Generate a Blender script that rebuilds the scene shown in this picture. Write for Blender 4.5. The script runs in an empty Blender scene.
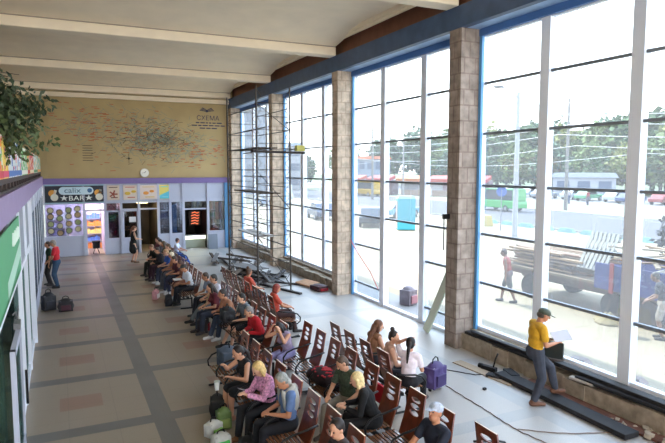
import bpy, bmesh, math, random
from mathutils import Vector, Matrix, Euler, noise
random.seed(7)
S = bpy.context.scene
COL = S.collection
PI = math.pi
V = Vector

# ------------------------------------------------------------------ materials
OUT = 1.0
def lin(c):
    return tuple(OUT*((x/255)/12.92 if x/255 <= .04045 else ((x/255+.055)/1.055)**2.4) for x in c)
MATS = {}
def mat(name, c, rough=.6, metal=0, var=0.0, scale=8, bump=0.0, coat=0, emit=0, stretch=None):
    if (name, OUT) in MATS: return MATS[(name, OUT)]
    m = bpy.data.materials.new(name); m.use_nodes = True
    nt = m.node_tree; b = nt.nodes['Principled BSDF']
    rgb = lin(c)
    b.inputs['Base Color'].default_value = (*rgb, 1)
    b.inputs['Roughness'].default_value = rough
    b.inputs['Metallic'].default_value = metal
    if coat: b.inputs['Coat Weight'].default_value = coat; b.inputs['Coat Roughness'].default_value = .15
    if emit:
        b.inputs['Emission Color'].default_value = (*rgb, 1); b.inputs['Emission Strength'].default_value = emit
    if var or bump:
        tc = nt.nodes.new('ShaderNodeTexCoord'); no = nt.nodes.new('ShaderNodeTexNoise')
        no.inputs['Scale'].default_value = scale; no.inputs['Detail'].default_value = 5
        if stretch:
            mp = nt.nodes.new('ShaderNodeMapping'); mp.inputs['Scale'].default_value = stretch
            nt.links.new(tc.outputs['Object'], mp.inputs['Vector']); nt.links.new(mp.outputs[0], no.inputs['Vector'])
        else: nt.links.new(tc.outputs['Object'], no.inputs['Vector'])
        if var:
            cr = nt.nodes.new('ShaderNodeValToRGB')
            cr.color_ramp.elements[0].position = .3; cr.color_ramp.elements[1].position = .7
            cr.color_ramp.elements[0].color = (*[x*(1-var) for x in rgb], 1)
            cr.color_ramp.elements[1].color = (*[min(1, x*(1+var)) for x in rgb], 1)
            nt.links.new(no.outputs['Fac'], cr.inputs[0]); nt.links.new(cr.outputs[0], b.inputs['Base Color'])
        if bump:
            bp = nt.nodes.new('ShaderNodeBump'); bp.inputs['Strength'].default_value = bump
            nt.links.new(no.outputs['Fac'], bp.inputs['Height']); nt.links.new(bp.outputs[0], b.inputs['Normal'])
    MATS[(name, OUT)] = m; return m

def glass(name, tint=(255, 255, 255), gloss=.07, glare_veil=0):
    if name in MATS: return MATS[name]
    m = bpy.data.materials.new(name); m.use_nodes = True; nt = m.node_tree
    nt.nodes.remove(nt.nodes['Principled BSDF'])
    o = nt.nodes['Material Output']; t = nt.nodes.new('ShaderNodeBsdfTransparent'); g = nt.nodes.new('ShaderNodeBsdfGlossy')
    t.inputs[0].default_value = (*lin(tint), 1); g.inputs['Roughness'].default_value = .02
    x = nt.nodes.new('ShaderNodeMixShader'); x.inputs[0].default_value = gloss
    nt.links.new(t.outputs[0], x.inputs[1]); nt.links.new(g.outputs[0], x.inputs[2])
    if glare_veil:
        d = nt.nodes.new('ShaderNodeBsdfTranslucent'); d.inputs[0].default_value = (.9, .9, .9, 1)  # translucent white veil mixed in to imitate glare over the bright view
        y = nt.nodes.new('ShaderNodeMixShader'); y.inputs[0].default_value = glare_veil
        nt.links.new(x.outputs[0], y.inputs[1]); nt.links.new(d.outputs[0], y.inputs[2]); nt.links.new(y.outputs[0], o.inputs[0])
    else: nt.links.new(x.outputs[0], o.inputs[0])
    MATS[name] = m; return m

# ------------------------------------------------------------------ mesh helpers
class MB:
    def __init__(s): s.bm = bmesh.new()
    def box(s, c, d, rot=(0, 0, 0), taper=None):
        M = Matrix.Translation(V(c)) @ Euler(rot).to_matrix().to_4x4()
        vs = []
        for i, (x, y, z) in enumerate([(-1,-1,-1),(1,-1,-1),(1,1,-1),(-1,1,-1),(-1,-1,1),(1,-1,1),(1,1,1),(-1,1,1)]):
            k = taper if (taper and z > 0) else 1
            vs.append(s.bm.verts.new(M @ V((x*d[0]/2*k, y*d[1]/2*k, z*d[2]/2))))
        for f in ((0,3,2,1),(4,5,6,7),(0,1,5,4),(1,2,6,5),(2,3,7,6),(3,0,4,7)): s.bm.faces.new([vs[i] for i in f])
        return s
    def b(s, x0, x1, y0, y1, z0, z1): return s.box(((x0+x1)/2, (y0+y1)/2, (z0+z1)/2), (abs(x1-x0), abs(y1-y0), abs(z1-z0)))
    def rings(s, rs):
        L = [[s.bm.verts.new(p) for p in r] for r in rs]; n = len(L[0])
        for a, b in zip(L, L[1:]):
            for i in range(n): s.bm.faces.new((a[i], a[(i+1) % n], b[(i+1) % n], b[i]))
        s.bm.faces.new(L[0][::-1]); s.bm.faces.new(L[-1]); return s
    def tube(s, pts, r, n=8):
        pts = [V(p) for p in pts]; rr = r if isinstance(r, (list, tuple)) else [r]*len(pts)
        rs = []; up = None
        for i, p in enumerate(pts):
            t = (pts[min(i+1, len(pts)-1)] - pts[max(i-1, 0)]).normalized()
            if up is None: up = V((0, 0, 1)) if abs(t.z) < .9 else V((1, 0, 0))
            x = t.cross(up).normalized(); y = x.cross(t).normalized(); up = y
            rs.append([p + (x*math.cos(2*PI*k/n) + y*math.sin(2*PI*k/n))*rr[i] for k in range(n)])
        return s.rings(rs)
    def cap(s, p0, p1, r0, r1, n=10, fx=1.0, fdir=None):
        """closed capsule with tapering radius; fx flattens across fdir"""
        p0, p1 = V(p0), V(p1); a = p1-p0; L = a.length
        t = a.normalized() if L > 1e-6 else V((0, 0, 1))
        ref = V(fdir) if fdir else (V((0, 0, 1)) if abs(t.z) < .9 else V((0, 1, 0)))
        y = (ref - t*ref.dot(t)).normalized(); x = t.cross(y)
        rs = []
        prof = [(-.98, .2), (-.8, .6), (-.45, .89), (0, 1)]
        for o, k in prof: rs.append((p0 + t*o*r0, r0*k))
        for o, k in prof[::-1]: rs.append((p1 - t*o*r1, r1*k))
        return s.rings([[p + (x*math.cos(2*PI*i/n) + y*fx*math.sin(2*PI*i/n))*r for i in range(n)] for p, r in rs])
    def ell(s, c, r, M=None, n=14, m=9):
        c = V(c); rs = []
        for j in range(1, m):
            a = PI*j/m - PI/2
            ring = []
            for i in range(n):
                p = V((math.cos(2*PI*i/n)*math.cos(a)*r[0], math.sin(2*PI*i/n)*math.cos(a)*r[1], math.sin(a)*r[2]))
                ring.append(c + (M @ p if M else p))
            rs.append(ring)
        return s.rings(rs)
    def cyl(s, c, r, h, axis='z', n=20, r2=None):
        d = {'x': V((1,0,0)), 'y': V((0,1,0)), 'z': V((0,0,1))}[axis]; c = V(c)
        return s.tube([c-d*h/2, c+d*h/2], [r, r if r2 is None else r2], n)
    def quad(s, a, b, c, d):
        s.bm.faces.new([s.bm.verts.new(V(p)) for p in (a, b, c, d)]); return s
    def mesh(s, name='m', fixn=True):
        if fixn: bmesh.ops.recalc_face_normals(s.bm, faces=s.bm.faces)
        me = bpy.data.meshes.new(name); s.bm.to_mesh(me); s.bm.free(); return me
    def build(s, name, m, parent=None, bevel=0, smooth=False, loc=None):
        me = s.mesh(name)
        me.materials.append(m)
        if smooth:
            for p in me.polygons: p.use_smooth = True
        o = bpy.data.objects.new(name, me); COL.objects.link(o)
        if parent: o.parent = parent
        if loc: o.location = loc
        if bevel:
            md = o.modifiers.new('bevel', 'BEVEL'); md.width = bevel; md.segments = 2; md.limit_method = 'ANGLE'
        return o

def tag(o, label, cat, group=None, kind=None):
    o['label'] = label; o['category'] = cat
    if group: o['group'] = group
    if kind: o['kind'] = kind
    return o
def thing(name, label, cat, loc=(0, 0, 0), rz=0, group=None):
    o = bpy.data.objects.new(name, None); COL.objects.link(o); o.location = loc; o.rotation_euler = (0, 0, rz)
    o.empty_display_size = .1
    return tag(o, label, cat, group)
def struct(name, mb, m, parent=None, **k):
    o = mb.build(name, m, parent, **k)
    if not parent: o['kind'] = 'structure'
    return o
def copy_tree(o, parent=None):
    c = o.copy(); COL.objects.link(c)
    if parent: c.parent = parent
    for ch in list(o.children): copy_tree(ch, c)
    return c
def evalmesh(ob):
    dg = bpy.context.evaluated_depsgraph_get()
    return bpy.data.meshes.new_from_object(ob.evaluated_get(dg))
def voxel(mb, name, m, parent, vox=.01, smooth=3):
    me = mb.mesh(name)
    o = bpy.data.objects.new(name, me); COL.objects.link(o)
    r = o.modifiers.new('r', 'REMESH'); r.mode = 'VOXEL'; r.voxel_size = vox
    if smooth:
        q = o.modifiers.new('s', 'SMOOTH'); q.factor = .5; q.iterations = smooth
    new = evalmesh(o)
    COL.objects.unlink(o); bpy.data.objects.remove(o)
    new.name = name; new.materials.clear(); new.materials.append(m)
    for p in new.polygons: p.use_smooth = True
    o = bpy.data.objects.new(name, new); COL.objects.link(o)
    if parent: o.parent = parent
    return o
def text(s, size, m, parent, loc, rot, depth=.008, name='lettering', align='CENTER', sx=1):
    cu = bpy.data.curves.new(name, 'FONT'); cu.body = s; cu.size = size; cu.extrude = depth; cu.align_x = align; cu.align_y = 'CENTER'
    o = bpy.data.objects.new(name, cu); COL.objects.link(o); me = evalmesh(o)
    COL.objects.unlink(o); bpy.data.objects.remove(o)
    me.materials.clear(); me.materials.append(m)
    o = bpy.data.objects.new(name, me); COL.objects.link(o); o.parent = parent; o.location = loc; o.rotation_euler = rot; o.scale = (sx, 1, 1)
    return o

# ------------------------------------------------------------------ camera
F_PX = 575.0
cam_d = bpy.data.cameras.new('camera'); cam = bpy.data.objects.new('camera', cam_d); COL.objects.link(cam)
cam_d.sensor_width = 36; cam_d.lens = 36*F_PX/665; cam_d.clip_end = 600
cam.location = (0, 0, 4.3)
cam.rotation_euler = (math.radians(90-5.266), 0, math.radians(-25.425))
S.camera = cam

# ------------------------------------------------------------------ light
w = bpy.data.worlds.new('world'); S.world = w; w.use_nodes = True
nt = w.node_tree; bg = nt.nodes['Background']
tc = nt.nodes.new('ShaderNodeTexCoord'); sp = nt.nodes.new('ShaderNodeSeparateXYZ'); cr = nt.nodes.new('ShaderNodeValToRGB')
nt.links.new(tc.outputs['Generated'], sp.inputs[0]); nt.links.new(sp.outputs['Z'], cr.inputs[0]); nt.links.new(cr.outputs[0], bg.inputs[0])
cr.color_ramp.elements[0].position = 0; cr.color_ramp.elements[0].color = (1, .99, .97, 1)
cr.color_ramp.elements[1].position = .7; cr.color_ramp.elements[1].color = (.62, .78, 1, 1)
bg.inputs[1].default_value = 1.7
sl = bpy.data.lights.new('sun', 'SUN'); so = bpy.data.objects.new('sun', sl); COL.objects.link(so)
sl.energy = 2.8; sl.color = (1, .95, .86); sl.angle = math.radians(.8)
so.rotation_euler = V((.13, -.72, -.80)).to_track_quat('-Z', 'Y').to_euler()
S.view_settings.view_transform = 'Standard'; S.view_settings.look = 'None'; S.view_settings.gamma = 1
S.view_settings.exposure = 2.4
try: S.view_settings.use_curve_mapping = False
except Exception: pass

# ------------------------------------------------------------------ common materials
white_frame = mat('white_painted_metal', (236, 241, 252), .4, .0)
frame_dark = mat('transom_grey', (120, 126, 135), .5)
blue_frame = mat('blue_painted_edge', (96, 156, 206), .5)
ceil_m = mat('ceiling_plaster', (250, 232, 204), .8, var=.04, scale=1.5)
beam_m = mat('beam_plaster', (250, 233, 206), .75, var=.04, scale=2)
concrete = mat('rough_concrete', (168, 156, 144), .9, var=.28, scale=5, bump=.5)
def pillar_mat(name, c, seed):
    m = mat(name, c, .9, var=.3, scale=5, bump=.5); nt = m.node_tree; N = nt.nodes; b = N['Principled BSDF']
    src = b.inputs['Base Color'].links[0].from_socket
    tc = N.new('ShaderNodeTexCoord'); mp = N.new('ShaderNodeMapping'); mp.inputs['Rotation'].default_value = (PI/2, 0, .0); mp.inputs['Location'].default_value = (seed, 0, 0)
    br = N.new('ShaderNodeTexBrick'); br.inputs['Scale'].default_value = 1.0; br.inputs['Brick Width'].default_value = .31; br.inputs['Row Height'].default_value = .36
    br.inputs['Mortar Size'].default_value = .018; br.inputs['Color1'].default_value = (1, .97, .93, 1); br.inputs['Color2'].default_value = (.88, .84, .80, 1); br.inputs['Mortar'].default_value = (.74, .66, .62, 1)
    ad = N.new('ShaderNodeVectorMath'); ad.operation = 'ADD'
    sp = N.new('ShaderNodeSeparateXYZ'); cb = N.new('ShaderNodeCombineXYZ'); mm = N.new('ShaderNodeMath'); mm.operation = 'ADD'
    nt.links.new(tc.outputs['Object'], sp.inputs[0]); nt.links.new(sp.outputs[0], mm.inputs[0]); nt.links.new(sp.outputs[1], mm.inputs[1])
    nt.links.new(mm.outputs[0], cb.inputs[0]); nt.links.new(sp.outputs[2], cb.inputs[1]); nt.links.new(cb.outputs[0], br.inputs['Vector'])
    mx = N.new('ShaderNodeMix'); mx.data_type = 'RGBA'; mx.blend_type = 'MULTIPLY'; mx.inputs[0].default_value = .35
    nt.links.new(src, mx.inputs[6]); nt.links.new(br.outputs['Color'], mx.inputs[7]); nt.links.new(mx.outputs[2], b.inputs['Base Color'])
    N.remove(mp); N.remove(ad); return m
conc_dark = mat('pillar_concrete', (150, 140, 134), .9, var=.35, scale=4, bump=.6)
purple = mat('purple_paint', (122, 102, 158), .5)
brown_pan = mat('brown_panel', (128, 84, 62), .7, var=.12, scale=4)
beam_blue = mat('blue_steel_beam', (62, 86, 120), .5, var=.15, scale=3)
soffit_m = mat('pale_blue_soffit', (150, 180, 215), .5, var=.15, scale=3)
black_m = mat('black_metal', (22, 22, 25), .35, .3)
wood = mat('reddish_plywood', (118, 56, 32), .3, 0, var=.25, scale=6, coat=.5, stretch=(3, 3, .4))
wood_edge_lit = mat('daylit_plywood_edge', (232, 216, 196), .35)  # light plywood edge, painted whiter for daylight on the plank tops
slat_m = mat('seat_slat_wood', (128, 88, 66), .25, 0, var=.2, scale=5, coat=.6)
win_glass = glass('window_glass', (226, 232, 236), .05, .05)
shop_glass = glass('shop_glass', (190, 200, 210), .10)

# floor material : slabs with grey strips
def floor_material():
    m = bpy.data.materials.new('terrazzo_floor'); m.use_nodes = True; nt = m.node_tree; N = nt.nodes; L = nt.links
    b = N['Principled BSDF']
    tc = N.new('ShaderNodeTexCoord'); sp = N.new('ShaderNodeSeparateXYZ'); L.new(tc.outputs['Object'], sp.inputs[0])
    def M(op, a, b_=None, c=None):
        n = N.new('ShaderNodeMath'); n.operation = op
        for i, v in enumerate((a, b_, c)):
            if v is None: continue
            if hasattr(v, 'links') or hasattr(v, 'is_linked'): L.new(v, n.inputs[i])
            else: n.inputs[i].default_value = v
        return n.outputs[0]
    x, y = sp.outputs['X'], sp.outputs['Y']
    def band(src, off, period, half):   # 1 inside the band
        t = M('MODULO', M('ADD', src, -off + period*40.5), period)
        return M('LESS_THAN', M('ABSOLUTE', M('SUBTRACT', t, period*.5)), half)
    cross = band(y, 9.98, 2.6, .17)
    longs = band(x, 1.48, 3.05, .17)
    strip = M('MAXIMUM', cross, longs)
    ry = band(y, 11.28, 2.6, .32); rx = M('LESS_THAN', M('ABSOLUTE', M('SUBTRACT', x, .22)), .36)
    ry2 = band(y, 11.28, 2.6, .3); rx2 = M('LESS_THAN', M('ABSOLUTE', M('SUBTRACT', x, 3.0)), .4)
    red = M('MAXIMUM', M('MULTIPLY', ry, rx), M('MULTIPLY', ry2, rx2))
    n1 = N.new('ShaderNodeTexNoise'); n1.inputs['Scale'].default_value = 60; n1.inputs['Detail'].default_value = 4
    n2 = N.new('ShaderNodeTexNoise'); n2.inputs['Scale'].default_value = .9; n2.inputs['Detail'].default_value = 5
    L.new(tc.outputs['Object'], n1.inputs['Vector']); L.new(tc.outputs['Object'], n2.inputs['Vector'])
    def mix(f, a, b2):
        n = N.new('ShaderNodeMix'); n.data_type = 'RGBA'
        if isinstance(f, float): n.inputs[0].default_value = f
        else: L.new(f, n.inputs[0])
        for i, v in ((6, a), (7, b2)):
            if isinstance(v, tuple): n.inputs[i].default_value = (*lin(v), 1)
            else: L.new(v, n.inputs[i])
        return n.outputs[2]
    base = mix(n2.outputs['Fac'], (136, 122, 106), (156, 144, 129))
    base = mix(M('MULTIPLY', red, .5), base, (138, 92, 80))
    base = mix(M('MULTIPLY', strip, .85), base, (98, 98, 98))
    # square tile joints in the right half
    j = M('MAXIMUM', band(x, 0.0, .762, .006), band(y, .1, .65, .006))
    base = mix(M('MULTIPLY', j, .25), base, (95, 92, 90))
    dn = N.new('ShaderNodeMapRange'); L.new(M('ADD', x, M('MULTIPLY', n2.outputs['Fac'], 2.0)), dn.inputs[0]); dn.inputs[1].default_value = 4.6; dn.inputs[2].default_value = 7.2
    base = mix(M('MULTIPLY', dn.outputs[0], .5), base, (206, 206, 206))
    sc = M('MULTIPLY_ADD', n1.outputs['Fac'], .5, .75)
    mm = N.new('ShaderNodeVectorMath'); mm.operation = 'SCALE'; L.new(base, mm.inputs[0]); L.new(sc, mm.inputs['Scale'])
    L.new(mm.outputs[0], b.inputs['Base Color'])
    L.new(M('MULTIPLY_ADD', n2.outputs['Fac'], .35, .22), b.inputs['Roughness'])
    return m
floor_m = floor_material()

# ------------------------------------------------------------------ room shell
XW = 9.0; XL = -.7; YF = 30.8
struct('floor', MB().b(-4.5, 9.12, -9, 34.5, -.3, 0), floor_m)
ceil = MB()
edges = [-9.0]+[10.94+6.46*k for k in range(-3, 3)]+[30.3, 30.9]
for a, b in zip(edges, edges[1:]):
    if b-a < 1.2: ceil.b(-6, 8.42, a, b, 8.5, 8.9); continue
    pr_ = [(a+.45, 8.3), (a+1.7, 8.56), (a+2.4, 8.62), (b-2.0, 8.62), (b-1.3, 8.56), (b+.06, 8.3), (b+.06, 8.9), (a+.45, 8.9)]
    va = [ceil.bm.verts.new((-6, y_, z_)) for y_, z_ in pr_]; vb = [ceil.bm.verts.new((8.42, y_, z_)) for y_, z_ in pr_]
    ceil.bm.faces.new(va); ceil.bm.faces.new(vb[::-1])
    for q in range(len(pr_)): ceil.bm.faces.new((va[q], vb[q], vb[(q+1) % len(pr_)], va[(q+1) % len(pr_)]))
struct('ceiling', ceil, ceil_m)
struct('ceiling_3', MB().b(8.3, 8.75, -9, 31, 8.62, 8.9), ceil_m)
struct('trim_1', MB().b(8.7, 9.5, -9, 31, 8.62, 8.9), ceil_m)     # roof edge
bw = MB().b(-6, 9.3, -9.3, -9, -.3, .8).b(-6, 9.3, -9.3, -9, 8.2, 8.9)
for q in range(6): bw.b(-6+q*3.0, -5.7+q*3.0, -9.3, -9, .8, 8.2)  # tall openings added in the unseen rear wall to brighten the hall
struct('wall_back', bw, mat('back_wall', (205, 192, 170), .8))
PIL = [10.94+6.46*k for k in range(-3, 4)]
for i, k in enumerate(PIL):
    if k > 30: y0, y1 = 30.3, 30.8
    else: y0, y1 = k-.08, k+.36
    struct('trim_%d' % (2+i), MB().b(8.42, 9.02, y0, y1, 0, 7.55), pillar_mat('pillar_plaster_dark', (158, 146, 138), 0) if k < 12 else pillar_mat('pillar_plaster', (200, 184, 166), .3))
    bw = 8.7
    struct('trim_%d' % (40+i), MB().b(8.93, 8.995, y0-.10, y0-.01, 0.0, 7.34), blue_frame)
# ceiling beams across the hall
for i, k in enumerate(PIL):
    y = k if k < 30 else 30.3
    mb = MB().b(-6, 8.42, y+.04, y+.5, 8.0, 8.27).b(-6, 8.42, y+.08, y+.46, 8.25, 8.6)
    o = struct('trim_%d' % (12+i), mb, beam_m, bevel=.02)
    MB().b(-6, 8.42, y+.056, y+.49, 8.272, 8.31).build('shadow_line', mat('beam_shadow', (176, 158, 142), .9), o)  # darker strip painted in as the shadow line over the beam flange
# haunch mouldings + ceiling edge along the window wall
struct('trim_20', MB().b(8.30, 8.42, -9, 30.8, 8.5, 8.62).b(8.36, 8.42, -9, 30.8, 8.42, 8.5), beam_m)
struct('wall_right', MB().b(8.66, 8.9, -9, 30.8, 7.85, 8.62), brown_pan)
struct('trim_21', MB().b(8.40, 8.56, -9, 30.8, 7.5, 8.0), beam_blue)
struct('trim_22', MB().b(8.56, 9.2, -9, 30.8, 7.5, 7.62), soffit_m)
struct('trim_23', MB().b(8.92, 8.99, -9, 30.8, 7.34, 7.5), mat('blue_head_rail', (74, 116, 176), .5))
struct('trim_24', MB().b(9.0, 9.3, -9, 30.8, 7.5, 8.62), ceil_m)
# ledge of rough concrete under the glazing (not in the door bay)
ledge_m = mat('chipped_ledge', (160, 146, 128), .95, var=.3, scale=6, bump=.8)
def ledge(i, y0, y1):
    mb = MB(); n = int((y1-y0)/.5)
    for j in range(n):
        a, b = y0+(y1-y0)*j/n, y0+(y1-y0)*(j+1)/n
        h = .36+random.uniform(-.05, .02); mb.b(8.62+random.uniform(-.04, .04), 8.86, a, b, 0, h)
    mb.b(8.86, 9.2, y0, y1, 0, .44)
    struct('trim_%d' % i, mb, ledge_m)
ledge(25, 4.72, 10.86); ledge(26, 17.76, 23.82); ledge(27, 24.26, 30.3); ledge(28, -1.8, 4.4)
struct('trim_29', MB().b(8.86, 9.2, -9, -2.0, 0, .44), ledge_m)

# windows : one per bay
TR = [1.58, 2.75, 3.9, 5.11, 6.27]
wn = 1
for i in range(len(PIL)-1):
    y0 = PIL[i]+.36; y1 = (PIL[i+1]-.08) if PIL[i+1] < 30 else 30.3
    if y1 < -7: continue
    door = (11 < y0 < 12)
    z0 = .44 if not door else 0.0
    root = MB().b(9.0, 9.12, y0, y1, z0, z0+.09).b(9.0, 9.12, y0, y1, 7.32, 7.42)
    m1 = y0+(y1-y0)*.325; m2 = y0+(y1-y0)*.672
    if door: m1, m2 = 13.18, 15.34
    for m_ in (m1, m2): root.b(8.98, 9.16, m_-.12, m_+.12, z0, 7.4)
    root.b(9.0, 9.12, y0, y0+.09, z0, 7.4).b(9.0, 9.12, y1-.09, y1, z0, 7.4)
    wr = struct('window_%d' % wn, root, white_frame)
    tb = MB(); spans = [(y0+.08, m1-.12), (m1+.12, m2-.12), (m2+.12, y1-.08)]
    for si, (a, b) in enumerate(spans):
        zs = TR if not door else [.47, 1.75] + TR[1:]
        for z in zs:
            if door and si == 1 and z < 2: continue
            tb.b(9.03, 9.10, a, b, z-.028, z+.028)
    tb.build('transom', frame_dark, wr)
    pn = MB()
    for si, (a, b) in enumerate(spans):
        zz = z0+.05 if not (door and si == 1) else 2.75
        pn.b(9.06, 9.066, a, b, zz, 7.36)
    pn.build('pane', win_glass, wr)
    wn += 1

# far wall above the shops
tan = mat('map_wall_tan', (182, 160, 116), .8, var=.06, scale=1.2)
struct('wall_far', MB().b(-6, 9.0, 30.8, 31.0, 3.55, 8.7), tan)
struct('trim_30', MB().b(XL, 8.42, 30.68, 30.8, 3.54, 3.82), purple)
struct('trim_31', MB().b(-6, 8.42, 30.6, 30.82, 7.72, 7.92), beam_m)
sw_ = MB().b(-6.2, -6, -9, 31, 0, 8.9)
struct('wall_side', sw_, mat('side_wall', (200, 186, 160), .85))
# mezzanine along the left
struct('trim_32', MB().b(-6, -.78, -9, 30.8, 3.3, 3.9), mat('mezzanine_slab', (150, 140, 130), .8))
struct('trim_33', MB().b(-.78, -.68, -9, 30.68, 3.52, 3.92), mat('lilac_band', (160, 140, 182), .5, var=.06, scale=3))

# ------------------------------------------------------------------ wall map
wm = thing('wall_map', 'large tan route map painted with thin lines and red place marks on far wall', 'map', (3.85, 30.77, 3.85))
MB().b(-4.3, 4.5, .0, .02, 0, 3.85).build('map_sheet', mat('map_sheet_tan', (186, 162, 116), .75, var=.07, scale=1.0), wm)
def ticks(mb, n, fn, wid, ln):
    for _ in range(n):
        x, z = fn(); a = random.gauss(0, .8) if ln > .1 else random.uniform(-.12, .12)
        L = random.uniform(.5, 1)*ln if ln > .1 else random.uniform(.1, .32); dx, dz = math.cos(a)*L/2, math.sin(a)*L/2
        nx, nz = -math.sin(a)*wid/2, math.cos(a)*wid/2
        mb.quad((x-dx-nx, -.004, z-dz-nz), (x+dx-nx, -.004, z+dz-nz), (x+dx+nx, -.004, z+dz+nz), (x-dx+nx, -.004, z-dz+nz))
def blobf(cx, cz, sx, sz):
    def f():
        for _ in range(50):
            x, z = random.gauss(cx, sx), random.gauss(cz, sz)
            if -4.1 < x < 4.3 and .3 < z < 3.65 and not (x > 2.5 and z > 2.5): return x, z
        return cx, cz
    return f
mb = MB(); ticks(mb, 520, blobf(.6, 2.0, 1.0, .6), .013, .36); ticks(mb, 150, blobf(-2.4, 2.5, 1.1, .6), .010, .5); ticks(mb, 130, blobf(2.6, 1.5, 1.0, .45), .012, .45)
o = mb.build('route_lines', mat('map_blue_lines', (120, 146, 138), .8), wm); o['kind'] = 'stuff'
mb = MB(); ticks(mb, 260, blobf(.7, 1.9, 1.0, .5), .02, .3)
o = mb.build('road_lines', mat('map_dark_lines', (120, 104, 86), .8), wm); o['kind'] = 'stuff'
mb = MB(); ticks(mb, 80, blobf(-2.6, 2.5, 1.2, .75), .035, .1); ticks(mb, 70, blobf(.8, 1.9, 1.2, .8), .03, .1); ticks(mb, 50, blobf(3.0, 1.2, .8, .45), .04, .1)
o = mb.build('place_marks', mat('map_red', (192, 110, 76), .8), wm); o['kind'] = 'stuff'
ink = mat('map_ink', (58, 56, 84), .7)
text('СХЕМА', .34, ink, wm, (3.45, -.01, 3.1), (PI/2, 0, 0), .003)
mb = MB()
for k, (w_, z) in enumerate(((1.3, 2.86), (1.75, 2.72), (.9, 2.58))):
    x = 3.45-w_/2
    while x < 3.45+w_/2:
        l = random.uniform(.12, .3); mb.quad((x, -.005, z-.03), (x+l, -.005, z-.03), (x+l, -.005, z+.03), (x, -.005, z+.03)); x += l+.05
mb.build('caption_lines', ink, wm)
mb = MB()   # winged emblem
for s in (-1, 1):
    for j in range(3):
        mb.quad((3.4+s*.04, -.006, 3.44+j*.05), (3.4+s*(.40-j*.06), -.006, 3.50+j*.06), (3.4+s*(.36-j*.06), -.006, 3.54+j*.06), (3.4+s*.04, -.006, 3.475+j*.05))
mb.cyl((3.4, -.004, 3.48), .07, .006, 'y', 14)
mb.build('emblem', ink, wm)
mb = MB()   # small legend block
for r in range(7):
    mb.quad((-2.75+random.uniform(0, .05), -.005, 1.55-r*.12), (-2.25+random.uniform(-.15, .05), -.005, 1.55-r*.12), (-2.25, -.005, 1.58-r*.12), (-2.75, -.005, 1.58-r*.12))
mb.box((-.6, -.004, .95), (.02, .004, .5)).box((-.6, -.004, .95), (.3, .004, .02)).box((-.6, -.004, .95), (.1, .004, .1), (0, PI/4, 0))
mb.build('legend', mat('map_legend', (92, 84, 70), .8), wm)

ck = thing('wall_clock', 'round white wall clock at the lower edge of the route map', 'clock', (3.98, 30.72, 4.08))
cf = MB().cyl((0, 0, 0), .2, .07, 'y', 28).build('face', mat('clock_white', (236, 232, 220), .4), ck)
MB().cyl((0, .01, 0), .225, .05, 'y', 28).build('rim', mat('clock_rim', (196, 190, 176), .4), ck)
MB().box((.03, -.04, .04), (.016, .006, .13), (0, .6, 0)).box((-.05, -.04, .0), (.012, .006, .17), (0, 1.4, 0)).build('hand', black_m, cf)

# ------------------------------------------------------------------ far shop fronts
lilac = mat('shop_panel_lilac', (186, 190, 208), .5)
PX = [XL, 1.07, 2.05, 2.80, 3.66, 4.62, 5.22, 5.9, 7.2, 8.42]
for i, x in enumerate(PX[1:-1]):
    struct('trim_%d' % (50+i), MB().b(x-.06, x+.06, 30.7, 30.85, 0, 3.54), lilac)
struct('trim_60', MB().b(XL, 8.42, 30.78, 30.86, 2.62, 3.54), lilac)
struct('trim_61', MB().b(XL, 8.42, 30.74, 30.84, 2.56, 2.66), lilac)
# solid lower panels
for i, (a, b, h) in enumerate(((XL, 1.01, .95), (2.11, 2.74, .75), (2.86, 3.0, .7), (4.68, 5.84, .85), (7.26, 8.36, .9))):
    struct('trim_%d' % (62+i), MB().b(a, b, 30.76, 30.84, 0, h), lilac)
    struct('trim_%d' % (70+i), MB().b(a, b, 30.74, 30.86, h, h+.06), lilac)
# blue corner column
struct('trim_75', MB().b(8.1, 8.42, 30.62, 30.8, 0, 3.54), blue_frame)
# panes
n = 20
for a, b, z0, z1 in ((XL, .25, 1.0, 2.56), (.3, 1.0, 1.0, 2.56), (2.12, 2.74, .8, 2.56), (4.7, 5.16, .9, 2.56), (5.28, 5.84, .9, 2.56), (7.27, 8.1, .95, 2.56), (5.98, 7.12, 2.2, 2.56)):
    struct('window_%d' % n, MB().b(a, b, 30.79, 30.80, z0, z1), shop_glass); n += 1
struct('trim_80', MB().b(.25, .3, 30.76, 30.84, .95, 2.56), lilac)
struct('trim_81', MB().b(1.07, 2.05, 30.76, 30.84, 2.2, 2.28).b(5.9, 7.2, 30.76, 30.84, 2.12, 2.2).b(2.86, 4.62, 30.76, 30.84, 2.2, 2.27), lilac)
# rooms behind
struct('floor_2', MB().b(-6, 9.0, 34.5, 36, -.3, 0), mat('shop_floor', (150, 140, 130), .5))
struct('ceiling_2', MB().b(-6, 9.0, 31.0, 35, 3.4, 3.55), ceil_m)
shopwall = {}
for i, (a, b, c) in enumerate(((XL, 2.05, (210, 190, 220)), (2.05, 2.8, (140, 100, 110)), (2.8, 4.62, (60, 56, 54)), (4.62, 5.9, (130, 120, 118)), (5.9, 7.2, (40, 34, 32)), (7.2, 8.42, (140, 130, 120)))):
    struct('wall_shop_%d' % (i+1), MB().b(a, b, 33.9, 34.0, 0, 3.4), mat('shopback_%d' % i, c, .8, var=.15, scale=2))
    struct('wall_shop_%d' % (i+11), MB().b(b-.04, b+.04, 31.0, 33.9, 0, 3.4), mat('shopside_%d' % i, tuple(int(v*.8) for v in c), .8))
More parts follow.
